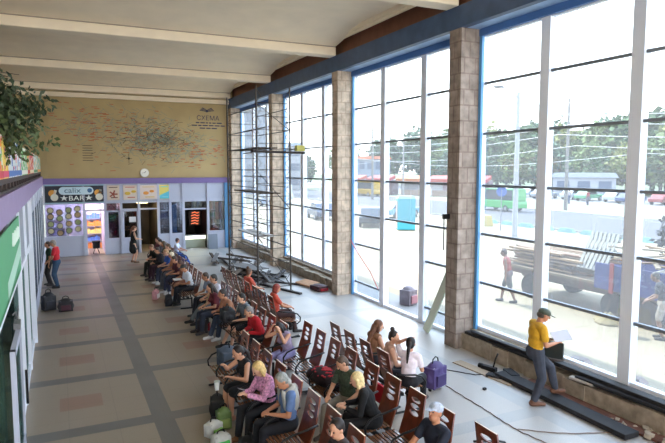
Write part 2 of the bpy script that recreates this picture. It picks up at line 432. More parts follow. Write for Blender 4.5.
# lamps inside the shops (they are lit in the photo)
def lamp(name, x, y, z, w_, d, col, e, label):
    o = MB().b(x-w_/2, x+w_/2, y-d/2, y+d/2, z-.04, z).build(name, mat('lit_%s' % str(col), col, .5, emit=e))
    return tag(o, label, 'lamp')
lamp('ceiling_light', .4, 32.3, 3.38, 1.6, .9, (235, 228, 255), 8, 'lit violet white ceiling panel inside the cafe bar')
lamp('ceiling_light', 1.6, 32.6, 3.38, .8, .9, (255, 235, 200), 7, 'lit warm ceiling panel behind the cafe bar door')
lamp('ceiling_light', 2.4, 31.35, 3.38, .5, .35, (255, 214, 205), 45, 'lit pink ceiling panel behind the narrow second door')
lamp('hanging_light_box', 3.9, 31.5, 2.55, .5, .3, (255, 226, 150), 8, 'lit yellow light box hanging over the dark doorway')
lamp('ceiling_light', 5.2, 31.4, 3.38, .9, .4, (225, 232, 255), 22, 'lit white ceiling panel in the shop with two narrow windows')
lamp('ceiling_light', 7.8, 31.35, 3.38, .8, .35, (255, 235, 215), 28, 'lit ceiling panel in the last shop by the blue column')
def sign_panel(name, x0, x1, z0, z1, c, label, cat='sign', y=30.70):
    r = thing(name, label, cat, ((x0+x1)/2, y, z0))
    w_ = x1-x0
    MB().b(-w_/2, w_/2, 0, .06, 0, z1-z0).build('board', mat('board_%s' % str(c), c, .5), r)
    return r
r = sign_panel('shop_sign', -.62, 2.0, 2.66, 3.47, (20, 28, 44), 'long navy cafe sign with pale rounded name plate over the left shop')
MB().b(-1.33, 1.33, -.01, .07, .80, .85).b(-1.33, 1.33, -.01, .07, -.04, 0).build('edge_strip', mat('sign_edge', (150, 190, 205), .5), r)
mb = MB(); mb.cyl((-.52, -.008, .56), .188, .03, 'y', 24).cyl((.66, -.008, .56), .188, .03, 'y', 24).b(-.52, .66, -.028, .004, .37, .75)
npl = mb.build('name_plate', mat('plate_pale', (206, 228, 238), .5), r)
text('calix', .36, mat('sign_grey_blue', (70, 110, 130), .5), npl, (-.10, -.04, .57), (PI/2, 0, 0), .006, sx=1.15)
MB().cyl((.67, -.035, .57), .11, .02, 'y', 20).build('ball', mat('ball_blue', (40, 100, 150), .4), r)
text('★BAR★', .33, mat('sign_white', (240, 244, 240), .5), r, (.07, -.02, .19), (PI/2, 0, 0), .006, sx=1.2)
for s, nm in ((-1, 'food_picture'), (1, 'food_picture')):
    mb = MB(); mb.cyl((s*1.02+.02, -.01, .45), .16, .02, 'y', 18)
    mb.build(nm, mat('food_orange', (226, 160, 60), .5), r)
    mb = MB(); mb.cyl((s*1.0+.1, -.02, .25), .17, .02, 'y', 18).box((s*1.0+.13, -.01, .5), (.12, .02, .22), (0, .3, 0))
    mb.build(nm, mat('food_white', (232, 226, 210), .5), r)
# round plate stickers on the cafe window
k = 0
for row, z in enumerate((2.28, 1.98, 1.62, 1.28)):
    for x in (-.42, -.02, .38, .78):
        if (row, x) == (2, .78): pass
        zz = z - (.1 if x in (-.02, .78) else 0) + (.16 if x == .78 else 0)
        q = thing('plate_sticker', 'round food plate sticker on the cafe window', 'sticker', (x, 30.765, zz), 0, 'round plate stickers on the cafe window')
        MB().cyl((0, 0, 0), .155, .012, 'y', 22).build('rim', mat('plate_rim', (44, 38, 40), .5), q)
        MB().cyl((0, -.008, 0), .115, .012, 'y', 20).build('food', mat('plate_food%d' % (k % 3), [(200, 190, 150), (180, 150, 110), (150, 160, 110)][k % 3], .5), q)
        q['label'] = 'round food plate sticker on the cafe window, %s row, %s column' % (('top', 'second', 'third', 'bottom')[row], {-.42: 'left', -.02: 'second', .38: 'third', .78: 'right'}[x])
        k += 1
# four picture panels
for i, (x0, x1, bgc, bl, lab) in enumerate(((2.16, 2.74, (216, 196, 176), [(150, 70, 50), (90, 50, 40)], 'beige panel with dark red star shaped dish picture'),
        (2.92, 3.58, (222, 205, 190), [(230, 190, 70), (200, 110, 90)], 'pale panel with small yellow and pink food picture above the paper notice'),
        (3.72, 4.56, (226, 208, 200), [(230, 150, 60), (220, 190, 110)], 'wide pale panel with two orange dishes above the dark doorway'),
        (4.68, 5.18, (232, 214, 110), [(90, 190, 210), (120, 205, 215)], 'yellow and turquoise picture panel above the narrow window'))):
    r = sign_panel('picture_panel', x0, x1, 2.72, 3.46, bgc, lab)
    w_ = x1-x0
    mb = MB()
    if i == 0:
        for a in range(5):
            mb.box((math.cos(a*1.256)*.1, -.008, .3+math.sin(a*1.256)*.1), (.2, .012, .07), (0, -a*1.256, 0))
    elif i == 3: mb.quad((-.24, -.008, .02), (.24, -.008, .02), (.24, -.008, .42), (-.24, -.008, .2))
    else:
        mb.ell((-.12, -.004, .33), (.14, .01, .09)).ell((.17, -.004, .42), (.12, .01, .07))
    mb.build('dish', mat('dish_%d' % i, bl[0], .5), r)
    mb = MB().b(-w_*.35, w_*.35, -.01, 0, .62, .66).b(-w_*.2, w_*.35, -.01, 0, .1, .15).build('caption_strip', mat('cap_%d' % i, bl[1], .5), r)
# plain joints to the right
struct('trim_82', MB().b(5.93, 5.96, 30.765, 30.79, 2.66, 3.54).b(7.2, 7.23, 30.765, 30.79, 2.66, 3.54), mat('joint', (130, 132, 150), .6))
# doors
def door_leaf(i, x0, x1, z1, m, fill, handle=True):
    r = struct('door_%d' % i, MB().b(x0, x0+.07, 30.78, 30.84, 0, z1).b(x1-.07, x1, 30.78, 30.84, 0, z1).b(x0, x1, 30.78, 30.84, z1-.07, z1).b(x0, x1, 30.78, 30.84, 0, .8 if fill else .1), m)
    MB().b(x0+.07, x1-.07, 30.805, 30.812, .1, z1-.07).build('pane', shop_glass, r)
    if handle: MB().tube([(x1-.12, 30.74, .95), (x1-.12, 30.74, 1.25)], .015).build('door_handle', black_m, r)
door_leaf(1, 2.12, 2.74, 2.2, lilac, True)
door_leaf(2, 2.86, 3.62, 2.2, lilac, True)
tag(MB().b(3.17, 3.5, 30.755, 30.765, 1.58, 1.85).build('paper_notice', mat('paper', (226, 226, 228), .7)), 'white paper notice taped on the dark shop door', 'notice')
# open cafe door
r = struct('door_3', MB().b(1.13, 1.2, 30.9, 31.75, 0, 2.2).b(1.14, 1.19, 30.9, 30.98, 0, 2.2), lilac)
# cafe interior
def shelf(x, y, w_, h, lab, cols, rz=0):
    r = thing('display_shelf', lab, 'shelf', (x, y, 0), rz)
    mb = MB()
    for s in (-1, 1): mb.b(s*w_/2-.02, s*w_/2+.02, -.2, .2, 0, h)
    nz = int(h/.4)
    for j in range(nz+1): mb.b(-w_/2, w_/2, -.2, .2, j*.4, j*.4+.025)
    mb.build('frame', mat('shelf_grey', (150, 150, 155), .5), r)
    for j in range(nz):
        m2 = MB(); xx = -w_/2+.05
        while xx < w_/2-.1:
            ww = random.uniform(.07, .14); m2.b(xx, xx+ww, -.15, .1, j*.4+.03, j*.4+random.uniform(.18, .36)); xx += ww+.02
        g = m2.build('goods', mat('goods_%s' % str(cols[j % len(cols)]), cols[j % len(cols)], .5), r); g['kind'] = 'stuff'
shelf(1.55, 33.4, .9, 2.0, 'grey shelf with orange and blue goods behind the open cafe door', [(240, 150, 70), (90, 130, 210), (240, 210, 120)])
shelf(-.1, 33.4, .9, 2.0, 'grey shelf of pale goods behind the plate stickers', [(200, 190, 230), (230, 230, 240), (150, 140, 190)])
shelf(2.42, 32.0, .6, 2.4, 'narrow shelf with pink and green goods behind the second door', [(200, 70, 110), (70, 190, 110), (170, 60, 80)])
shelf(5.2, 32.1, 1.0, 2.4, 'shelf with muted grey goods behind the narrow window', [(130, 110, 110), (90, 90, 110), (150, 130, 120)])
shelf(7.7, 32.0, .9, 2.4, 'shelf with dark mixed goods behind the last shop window', [(120, 110, 90), (60, 110, 90), (150, 60, 50)])
tag(MB().b(7.6, 8.0, 30.803, 30.815, 1.55, 2.5).build('poster', mat('poster_red', (236, 84, 56), .5)), 'orange red poster hanging in the last shop window', 'poster')
tag(MB().b(5.3, 5.55, 30.803, 30.815, .95, 2.4).build('poster', mat('poster_blue', (120, 160, 220), .5)), 'tall pale blue poster in the shop window by the dark entrance', 'poster')
r = thing('bar_stool', 'black round stool standing in the open cafe doorway', 'stool', (1.6, 31.3, 0))
MB().cyl((0, 0, .6), .2, .1, 'z', 18).cyl((0, 0, .42), .17, .3).build('seat', black_m, r)
for a in range(4): MB().tube([(0, 0, .45), (.2*math.cos(a*1.57+.7), .2*math.sin(a*1.57+.7), .01)], .015).build('leg', black_m, r)
# dark entrance : lit counter and red tube sign
r = thing('shop_counter', 'low glass counter lit pale yellow inside the dark entrance', 'counter', (6.55, 31.4, 0))
MB().b(-.58, .58, -.2, .2, .02, .62).build('body', mat('counter_body', (170, 178, 160), .5), r)
MB().b(-.58, .58, -.215, -.2, .5, .66).build('light_strip', mat('strip_lit', (240, 248, 214), .5, emit=1.0), r)
MB().b(-.6, .6, -.22, .22, .66, .7).build('top', lilac, r)
r = thing('tube_sign', 'dim red lit sign hanging in the dark entrance', 'sign', (6.75, 32.0, 1.2))
MB().b(-.32, .32, 0, .02, -.05, .75).build('backing', mat('sign_back', (30, 14, 12), .5), r)
for j in range(5):
    MB().tube([(-.25+random.uniform(0, .1), -.03, .05+j*.15), (0, -.03, .1+j*.15), (.12, -.03, .03+j*.15), (.25-random.uniform(0, .12), -.03, .08+j*.15)], .018).build('tube', mat('tube_red', (255, 130, 84), .5, emit=.35), r)
r = thing('folding_board', 'grey metal panel stand beside the dark entrance', 'stand', (7.35, 30.4, 0))
MB().box((0, 0, .4), (.5, .04, .8), (-.12, 0, 0)).build('panel', mat('stand_grey', (120, 128, 140), .5), r)
MB().box((0, .16, .39), (.46, .03, .78), (.16, 0, 0)).build('prop', mat('stand_grey', (120, 128, 140), .5), r)

# ------------------------------------------------------------------ left shop fronts
LZ = 3.3
struct('wall_left', MB().b(-3.4, -3.2, -9, 30.8, 0, LZ), mat('left_shop_back', (120, 116, 110), .8, var=.3, scale=1.3))
ys = [15.75, 17.9, 20.1, 22.3, 24.5, 26.7, 28.8, 30.7]
for i, y in enumerate(ys):
    struct('trim_%d' % (90+i), MB().b(-.8, -.705 if i else -.62, y-.06, y+.06, 0, 3.52), white_frame)
for i, (a, b) in enumerate(zip(ys, ys[1:])):
    struct('trim_%d' % (100+i), MB().b(-.78, -.71, a+.06, b-.06, 0, .5).b(-.78, -.71, a+.06, b-.06, 3.05, 3.12).b(-.78, -.72, a+.06, b-.06, 3.12, 3.52), lilac)
    struct('window_%d' % (30+i), MB().b(-.725, -.72, a+.06, b-.06, .5, 3.05), shop_glass)
struct('trim_110', MB().b(-.76, -.70, 9.6, 15.6, 2.45, 3.52), mat('shop_head', (150, 156, 168), .5))
for i, y in enumerate((11.6, 13.65)):
    struct('trim_%d' % (111+i), MB().b(-.8, -.66, y-.06, y+.06, 0, 3.52), white_frame)
for i, (a, b) in enumerate(((7.3, 11.54), (11.66, 13.59), (13.71, 15.68))):
    struct('window_%d' % (40+i), MB().b(-.74, -.73, a, b, .1, 2.45), glass('greenish_shop_glass', (170, 196, 190), .12))
    struct('trim_%d' % (114+i), MB().b(-.78, -.68, a, b, 0, .14).b(-.78, -.68, a, b, 2.4, 2.5), white_frame)
wares = [('brown', (150, 100, 60)), ('orange', (200, 110, 70)), ('cream', (200, 190, 170)), ('grey', (110, 110, 115)), ('wine', (120, 50, 60)), ('green', (80, 110, 80)), ('pink', (220, 150, 170))]
for i, (a, b) in enumerate(zip(ys, ys[1:])):
    nm, c = wares[i % 7]
    c2, c3 = wares[(i+2) % 7][1], wares[(i+4) % 7][1]
    shelf(-1.25, (a+b)/2, 1.5, 2.4, 'shelf of %s goods inside the left shop row, %s' % (nm, ('first behind the wide white post', 'second bay past the wide post', 'third bay past the wide post', 'beside the man in red', 'third bay from the cafe corner', 'second bay from the cafe corner', 'last bay at the cafe corner')[i]), [c, c2, c3], PI/2)
lamp('ceiling_light', -2.0, 19, 3.28, .8, 3, (255, 246, 230), 2.2, 'lit ceiling panel in the left shop nearest the wide post')
lamp('ceiling_light', -2.0, 26, 3.28, .8, 3, (255, 246, 231), 2.2, 'lit ceiling panel in the left shop beyond the man in red')
r = thing('shop_banner', 'large green banner with white lettering stripe on the left shop front', 'banner', (-.66, 9.5, 2.05))
MB().b(-.02, 0, -2.3, 2.0, .46, 1.42).build('sheet', mat('banner_green', (92, 170, 122), .6), r)
MB().quad((.004, -.9, .5), (.004, 2.0, .72), (.004, 2.0, .98), (.004, -.9, .74)).build('stripe', mat('banner_stripe', (190, 226, 205), .6), r)
MB().quad((.004, -2.2, .47), (.004, 1.0, .47), (.004, 1.6, .55), (.004, -2.2, .52)).build('stripe', mat('banner_dark', (26, 120, 66), .6), r)
mb = MB(); pp = []
for y in (.2, .6, 1.0, 1.3): pp += [(.01, y, 1.1), (.01, y+.12, 1.27), (.01, y+.22, 1.1)]
mb.tube(pp, .02, 6)
mb.build('scribble_lettering', mat('banner_white', (226, 240, 230), .6), r)
for j, y in enumerate((10.2, 11.0)):
    r = thing('striped_sticker', 'vertical column of diagonal dashes on glass, %s' % ('nearer the white door' if j == 0 else 'beside the first white post'), 'sticker', (-.70, y, .6), 0)
    mb = MB()
    for q in range(12): mb.box((0, 0, q*.11), (.01, .16, .05), (.6, 0, 0))
    mb.build('dashes', mat('dash_white', (214, 218, 220), .6), r)
    MB().b(-.018, -.008, -.12, .12, -.1, 1.35).build('backing', mat('dash_back', (70, 76, 80), .6), r)
r = struct('door_10', MB().b(-.64, -.58, 9.32, 9.42, .03, 2.0).b(-.64, -.58, 8.1, 8.2, .03, 2.0).b(-.64, -.58, 8.1, 9.42, 1.9, 2.0).b(-.64, -.58, 8.1, 9.42, .03, .4), lilac)
MB().b(-.615, -.605, 8.2, 9.32, .4, 1.9).build('pane', glass('greenish_shop_glass', (170, 196, 190), .12), r)
MB().tube([(-.53, 9.2, .9), (-.53, 9.2, 1.4)], .018).build('door_handle', black_m, r)
r = thing('door_closer', 'grey jointed closer arm above the open white glass door', 'closer', (-.62, 9.3, 2.0))
MB().box((0, 0, .06), (.08, .3, .08)).build('body', mat('closer_grey', (120, 120, 122), .4), r)
MB().tube([(0, .1, .1), (-.05, .5, .13), (-.06, .2, .16)], .014).build('arm', mat('closer_grey', (120, 120, 122), .4), r)
for y in (9.35, 9.0): pass
# mannequin-like white torso in the left window
r = thing('mannequin_torso', 'white round hanging display form behind the left window by the wide post', 'display', (-1.0, 17.0, 2.2))
MB().ell((0, 0, 0), (.16, .2, .3)).build('torso_form', mat('torso_white', (225, 225, 230), .7), r)
MB().tube([(0, 0, .3), (0, 0, 1.05)], .006).build('cord', black_m, r)

# mezzanine rail : dark slats and advert banners
struct('trim_120', MB().b(-.8, -.74, -2, 30.6, 4.06, 4.14).b(-.8, -.74, -2, 30.6, 3.92, 3.96), mat('rail_dark', (60, 44, 40), .6))
mb = MB(); y = 4.0
while y < 30.5: mb.b(-.79, -.75, y, y+.05, 3.94, 4.08); y += .8
struct('trim_121', mb, mat('rail_dark', (60, 44, 40), .6))
struct('trim_122', MB().b(-.95, -.90, -2, 30.6, 3.9, 4.1), mat('kick_board', (110, 82, 64), .7))
adv = [((120, 190, 170), (250, 170, 90)), ((240, 150, 60), (210, 60, 80)), ((250, 215, 90), (220, 70, 110)), ((225, 230, 235), (80, 120, 190)), ((90, 180, 90), (240, 235, 220)), ((240, 180, 80), (200, 60, 60)), ((214, 60, 90), (250, 230, 200)), ((235, 235, 235), (90, 160, 110))]
def print_mat(name, c1, c2, c3):
    m = mat(name, c1, .6); nt = m.node_tree; N = nt.nodes; b = N['Principled BSDF']
    tc = N.new('ShaderNodeTexCoord'); mp = N.new('ShaderNodeMapping'); mp.inputs['Scale'].default_value = (1, .8, 1.6)
    vo = N.new('ShaderNodeTexVoronoi'); vo.inputs['Scale'].default_value = 6; vo.distance = 'CHEBYCHEV'
    cr = N.new('ShaderNodeValToRGB'); cr.color_ramp.interpolation = 'CONSTANT'
    e = cr.color_ramp.elements; e[0].position = 0; e[0].color = (*lin(c1), 1); e[1].position = .5; e[1].color = (*lin(c2), 1)
    for p_, c_ in ((.66, c1), (.8, c3), (.9, (236, 232, 222))): q = e.new(p_); q.color = (*lin(c_), 1)
    sp = N.new('ShaderNodeSeparateColor')
    nt.links.new(tc.outputs['Object'], mp.inputs[0]); nt.links.new(mp.outputs[0], vo.inputs['Vector']); nt.links.new(vo.outputs['Color'], sp.inputs[0]); nt.links.new(sp.outputs[0], cr.inputs[0])
    nt.links.new(cr.outputs[0], b.inputs['Base Color']); return m
yb = [5.0, 9.2, 9.9, 11.0, 14.8, 17.6, 19.0, 22.0, 26.0, 30.4]
for i in range(len(yb)-1):
    a, b = yb[i], yb[i+1]-.04; c1, c2 = adv[i % 8]
    r = thing('advert_banner', 'x', 'banner', (-.743, (a+b)/2, 4.142))
    r['label'] = ['mint advert banner on the balcony rail nearest the left edge', 'narrow orange advert banner on the balcony rail', 'yellow advert banner with red foot strip on the rail under the tree', 'long pale advert banner with blue strip on the rail', 'green edged advert banner on the balcony rail', 'amber advert banner on the rail beside the crimson one', 'crimson advert banner on the balcony rail', 'white advert banner with green strip on the rail', 'farthest mint advert banner at the end of the balcony rail'][i]
    h = b-a
    MB().b(-.015, .0, -h/2, h/2, 0, .66).build('sheet', print_mat('adv_a%d' % i, c1, c2, adv[(i+3) % 8][0]), r)
    MB().b(0, .006, -h/2, h/2, .02, .12).build('foot_strip', mat('adv_b%d' % (i % 8), c2, .6), r)

# ------------------------------------------------------------------ ficus on the mezzanine
def leaves(name, m, parent, centre, rad, n, size, seed=1, droop=.6, shell=.35, lw=.42):
    rnd = random.Random(seed); mb = MB()
    for _ in range(n):
        while True:
            p = V([rnd.uniform(-1, 1) for _ in range(3)])
            if shell < p.length < 1: break
        nz = noise.noise(p*2.3 + V((seed*3.1, 0, 0)))
        p = p*(1+.35*nz)
        c = V(centre) + V((p.x*rad[0], p.y*rad[1], p.z*rad[2]))
        d = V((rnd.gauss(0, 1), rnd.gauss(0, 1), rnd.gauss(0, .5)-droop)).normalized()
        s_ = d.cross(V((rnd.gauss(0, 1), rnd.gauss(0, 1), rnd.gauss(0, 1)))).normalized()*size*lw*rnd.uniform(.7, 1.2)
        L = d*size*rnd.uniform(.7, 1.2)
        mb.quad(c, c+L*.5+s_, c+L, c+L*.5-s_)
    me = mb.mesh(name, False); me.materials.append(m)
    o = bpy.data.objects.new(name, me); COL.objects.link(o)
    if parent: o.parent = parent
    return o
r = thing('ficus_tree', 'potted ficus tree on the balcony behind the bright advert banners', 'plant', (-1.5, 10.6, 3.9))
MB().tube([(0, 0, .3), (.05, .02, .9), (-.05, 0, 1.5), (.1, .05, 2.0)], [.05, .045, .035, .02]).build('trunk', mat('bark', (92, 72, 56), .9, var=.2), r)
mb = MB()
for q in range(16):
    a = random.uniform(0, 6.28); z = random.uniform(.8, 1.8)
    mb.tube([(0, 0, z), (.4*math.cos(a), .4*math.sin(a), z+.25), (1.0*math.cos(a), .9*math.sin(a), z+.2)], [.018, .012, .005], 5)
mb.build('branch', mat('bark', (92, 72, 56), .9), r)
MB().cyl((0, 0, .18), .18, .36, 'z', 20, .24).build('pot', mat('terracotta', (150, 84, 60), .8), r)
lf = mat('ficus_leaf', (54, 68, 44), .6, var=.35, scale=9)
leaves('foliage', lf, r, (.05, 0, 1.25), (1.05, 1.0, 1.05), 6500, .12, 3, 1.0, .2, .26)['kind'] = 'stuff'
leaves('foliage', mat('ficus_leaf_pale', (84, 100, 62), .6), r, (.35, .0, 1.0), (1.0, .9, .6), 1400, .12, 5, 1.0, .2, .26)['kind'] = 'stuff'
leaves('foliage', lf, r, (.98, -.1, 1.4), (.5, .4, .3), 300, .12, 9, 1.0, .1, .26)['kind'] = 'stuff'

# ------------------------------------------------------------------ benches
def plank_mesh():
    cu = bpy.data.curves.new('plank', 'CURVE'); cu.dimensions = '2D'; cu.fill_mode = 'BOTH'; cu.extrude = .011; cu.bevel_depth = 0
    def poly(pts):
        s = cu.splines.new('POLY'); s.points.add(len(pts)-1)
        for p, q in zip(s.points, pts): p.co = (q[0], q[1], 0, 1)
        s.use_cyclic_u = True
    H = .74
    poly([(-.215, 0), (.215, 0), (.22, H*.5), (.205, H), (-.205, H), (-.22, H*.5)])
    for z in (.60, .505, .41):
        poly([(.115*math.cos(t*PI/9), z+.037*math.sin(t*PI/9)) for t in range(18)])
    o = bpy.data.objects.new('plank', cu); COL.objects.link(o); me = evalmesh(o); COL.objects.unlink(o); bpy.data.objects.remove(o)
    # local x -> along bench (y), local y -> up, z -> thickness
    bm = bmesh.new(); bm.from_mesh(me)
    ti = math.radians(15)
    for v in bm.verts:
        u, h, t = v.co
        bow = .03*math.sin(h/.74*PI)
        v.co = V((h*math.sin(ti)+t+bow-.0, u, .37+h*math.cos(ti)))
    bmesh.ops.recalc_face_normals(bm, faces=bm.faces)
    me2 = bpy.data.meshes.new('backrest'); bm.to_mesh(me2); bm.free()
    me2.materials.append(wood); me2.materials.append(wood_edge_lit)
    for p in me2.polygons:
        if abs(p.normal.x) < .75: p.material_index = 1 if p.normal.z > .5 else 0
    return me2
PLANK = plank_mesh()
def bench_proto(n, label):
    """faces -x; origin on the floor at the foot of the backrests, seats centred along y"""
    r = thing('waiting_bench', label, 'bench'); P = .66
    y0 = -P*(n-1)/2
    mb = MB().b(-.30, -.24, y0-.33, -y0+.33, .33, .38).b(-.06, 0, y0-.33, -y0+.33, .33, .38)
    mb.build('rail', black_m, r)
    for k in range(n):
        y = y0+k*P
        m2 = MB()
        for j in range(8): m2.box((-.06-j*.058, y, .425+.012*math.cos(j*.5)), (.04, .54, .02))
        m2.build('seat', slat_m, r, bevel=.004)
        o = bpy.data.objects.new('backrest', PLANK); COL.objects.link(o); o.parent = r; o.location = (0, y, 0)
    for k in range(n+1):
        y = y0-P/2+k*P
        pts = [(.10, y, .74), (-.08, y, .70), (-.28, y, .67), (-.42, y, .62), (-.50, y, .52), (-.49, y, .42), (-.40, y, .36)]
        MB().tube(pts, .017, 8).build('armrest', black_m, r, smooth=True)
    for k in ((0, n) if n < 3 else (0, n//2, n)):
        y = max(y0-.3, min(-y0+.3, y0-P/2+k*P))
        MB().tube([(-.15, y, .35), (-.15, y, .05)], .025).tube([(.1, y, .025), (-.5, y, .025)], .022).tube([(.0, y, .36), (.1, y, .025)], .018).build('leg', black_m, r)
    return r
protos = {}
def bench(n, xb, yc, side, label, rz=0, group='slatted waiting benches with pierced wooden backs'):
    rot = (0 if side == 'L' else PI)+rz
    if n not in protos: o = bench_proto(n, label); protos[n] = o
    else: o = copy_tree(protos[n])
    o.location = (xb, yc, 0); o.rotation_euler = (0, 0, rot); o['label'] = label; o['group'] = group
    return o
bench(4, 3.03, 9.75, 'L', 'four seat bench under the woman in the black tank top')
bench(4, 3.03, 7.05, 'L', 'four seat bench under the grey haired man in blue shirt')
bench(4, 3.97, 12.15, 'L', 'four seat bench with the girl bent over in lavender')
bench(4, 4.43, 9.9, 'L', 'four seat bench with bare slats and a red flowered bundle')
bench(4, 4.40, 7.1, 'L', 'four seat bench carrying the blond woman in black and capped man')
bench(4, 5.27, 9.6, 'R', 'four seat bench facing the windows beside the girl in white')
bench(3, 4.88, 4.75, 'R', 'three seat bench facing the windows at the bottom edge')
bench(4, 3.95, 14.95, 'L', 'four seat bench of the shirtless man in the middle of the line')
bench(4, 4.95, 17.4, 'R', 'four seat bench of empty backs facing the scaffold')
bench(4, 4.93, 14.65, 'R', 'four seat bench facing the windows of the woman in coral')
bench(4, 3.72, 18.9, 'L', 'four seat bench of the reader in the white shirt')
bench(4, 3.75, 21.75, 'L', 'four seat bench with the person in bright blue')
bench(4, 3.9, 24.8, 'L', 'four seat bench nearest the dark shop doorway')
bench(3, 4.35, 25.6, 'R', 'three seat bench of the child facing the windows near the shops')

# ------------------------------------------------------------------ people
def skinmat(i): return [mat('skin_a', (206, 152, 122), .55), mat('skin_b', (190, 132, 100), .55), mat('skin_c', (220, 170, 142), .55)][i % 3]
def ik(a, b, l1, l2, hint):
    a, b = V(a), V(b); d = b-a; L = min(d.length, (l1+l2)*.995); t = d.normalized(); b = a+t*L
    x = (l1*l1-l2*l2+L*L)/(2*L); h = math.sqrt(max(0, l1*l1-x*x))
    hv = V(hint); hv = (hv-t*hv.dot(t)).normalized()
    return a+t*x+hv*h, b
def person(label, loc, facing, pose='sit', h=1.7, lean=0, roll=0, skin=0, head=(0, 0, 0), hands=None, feet=None, elbow=None,
           top=('tee', (120, 120, 120)), bottom=('trousers', (40, 40, 50)), hair=('short', (50, 38, 30)), shoes=(50, 45, 45), near=True, group=None, hz=None, twist=0, female=False, base=0):
    """facing: direction angle (deg, 0 = +x) the chest points at; local frame +y forward, x right"""
    s = h/1.7; vox = .011 if near else .016
    root_rz = math.radians(facing-90)
    if pose == 'sit': P = V((0, 0, hz or .53))
    else: P = V((0, 0, (hz or .93)*s))
    Rt = Matrix.Rotation(math.radians(-lean), 3, 'X') @ Matrix.Rotation(math.radians(roll), 3, 'Y') @ Matrix.Rotation(math.radians(twist), 3, 'Z')
    T = lambda x, y, z: P + Rt @ V((x*s, y*s, z*s))
    sw = .165 if female else .185
    C = T(0, 0, .32); N = T(0, .0, .50)
    hp, hyaw, hr = head
    Rh = Matrix.Rotation(math.radians(hyaw), 3, 'Z') @ Matrix.Rotation(math.radians(-hp), 3, 'X') @ Matrix.Rotation(math.radians(hr), 3, 'Y')
    Hc = N + (Rt @ V((0, .02, .07)) + Rh @ V((0, .03, .09)))*s
    sh = [T(sw, 0, .46), T(-sw, 0, .46)]
    hips = [P+V((.095*s, 0, -.02)), P+V((-.095*s, 0, -.02))]
    if feet is None:
        feet = [(.13, .50, 0), (-.13, .46, 0)] if pose == 'sit' else [(.11, .03, 0), (-.11, -.03, 0)]
    if hands is None:
        hands = [(.12, .36, .68), (-.12, .36, .68)] if pose == 'sit' else [(.27, .05, .80*s), (-.27, .05, .80*s)]
    mbB = MB(); arms = []; legs = []
    # torso and pelvis
    def torso(mb, g=0, low=True):
        if low: mb.ell(P, (.165*s+g, .125*s+g, .13*s+g))
        mb.ell(T(0, 0, .17), ((.13 if female else .15)*s+g, .105*s+g, .17*s+g), Rt)
        mb.ell(T(0, .0, .34), ((.15 if female else .17)*s+g, .115*s+g, .17*s+g), Rt)
        if female: mb.ell(T(.065, .085, .33), (.065*s+g*.5,)*3).ell(T(-.065, .085, .33), (.065*s+g*.5,)*3)
        mb.cap(sh[0]-(sh[0]-sh[1])*.12, sh[1]+(sh[0]-sh[1])*.12, .065*s+g, .065*s+g)
    torso(mbB)
    mbB.cap(T(0, 0, .46), Hc-(Rh @ V((0, .02, .04)))*s, .055*s, .052*s)
    # head
    mbB.ell(Hc+Rh @ V((0, 0, .02))*s, (.076*s, .096*s, .10*s), Rh)
    mbB.ell(Hc+Rh @ V((0, .022, -.055))*s, (.055*s, .065*s, .06*s), Rh)
    mbB.cap(Hc+Rh @ V((0, .09, .02))*s, Hc+Rh @ V((0, .112, -.018))*s, .010*s, .015*s)
    for q in (1, -1): mbB.ell(Hc+Rh @ V((q*.078, -.005, -.005))*s, (.012*s, .022*s, .034*s), Rh)
    # arms
    for i, q in enumerate((1, -1)):
        hint = (q*.6, -.5, -.7) if elbow is None else elbow[i]
        e, wv = ik(sh[i], hands[i], .285*s, .255*s, hint); arms.append((sh[i], e, wv))
        mbB.cap(sh[i], e, .052*s, .040*s); mbB.cap(e, wv, .041*s, .027*s)
        d = (wv-e).normalized(); side = d.cross(V((0, 0, 1)))
        side = side.normalized() if side.length > .1 else V((1, 0, 0)); pn = side.cross(d).normalized()
        palm = wv+d*.075*s
        mbB.cap(wv+d*.01, palm, .030*s, .036*s, fx=.5, fdir=pn)
        for f, (off, ln) in enumerate(((-.030, .062), (-.010, .074), (.011, .070), (.031, .054))):
            b0 = palm+side*off*s+d*.01; b1 = b0+d*ln*.55*s-pn*.008; b2 = b1+d*ln*.35*s-pn*ln*.45*s
            rr = .0095*s if near else .0125*s
            mbB.cap(b0, b1, rr, rr, 6); mbB.cap(b1, b2, rr, rr*.85, 6)
        t0 = wv+d*.03-side*.028*q*s; t1 = t0+d*.035*s-side*.026*q*s-pn*.01; mbB.cap(t0, t1, .013*s, .011*s, 6); mbB.cap(t1, t1+d*.03*s-pn*.008, .011*s, .010*s, 6)
    # legs
    for i, q in enumerate((1, -1)):
        fx, fy, fz = feet[i]; ank = V((fx, fy, fz+.085*s))
        hint = (q*.12, .8, .9) if pose == 'sit' else (q*.05, 1, 0)
        kn, an = ik(hips[i], ank, .43*s, .42*s, hint); legs.append((hips[i], kn, an, q))
        mbB.cap(hips[i], kn, .085*s, .058*s); mbB.cap(kn, kn+(an-kn)*.35, .056*s, .058*s); mbB.cap(kn+(an-kn)*.3, an, .056*s, .036*s)
        mbB.cap(an+V((0, -.02, -.04)), an+V((q*.02, .13*s, -.055)), .034*s, .028*s)
    body = voxel(mbB, 'person', skinmat(skin), None, vox)
    body.location = (loc[0], loc[1], base); body.rotation_euler = (0, 0, root_rz)
    tag(body, label, 'person', group)
    # face
    for q in (1, -1): MB().ell(Hc+Rh @ V((q*.030, .088, .012))*s, (.014*s, .010*s, .008*s), Rh).build('eye', mat('eye_dark', (44, 34, 30), .3), body, smooth=True)
    MB().ell(Hc+Rh @ V((0, .088, -.052))*s, (.022*s, .008*s, .008*s), Rh).build('mouth', mat('lips', (168, 92, 84), .5), body, smooth=True)
    # clothes
    kind, c = top[0], top[1]
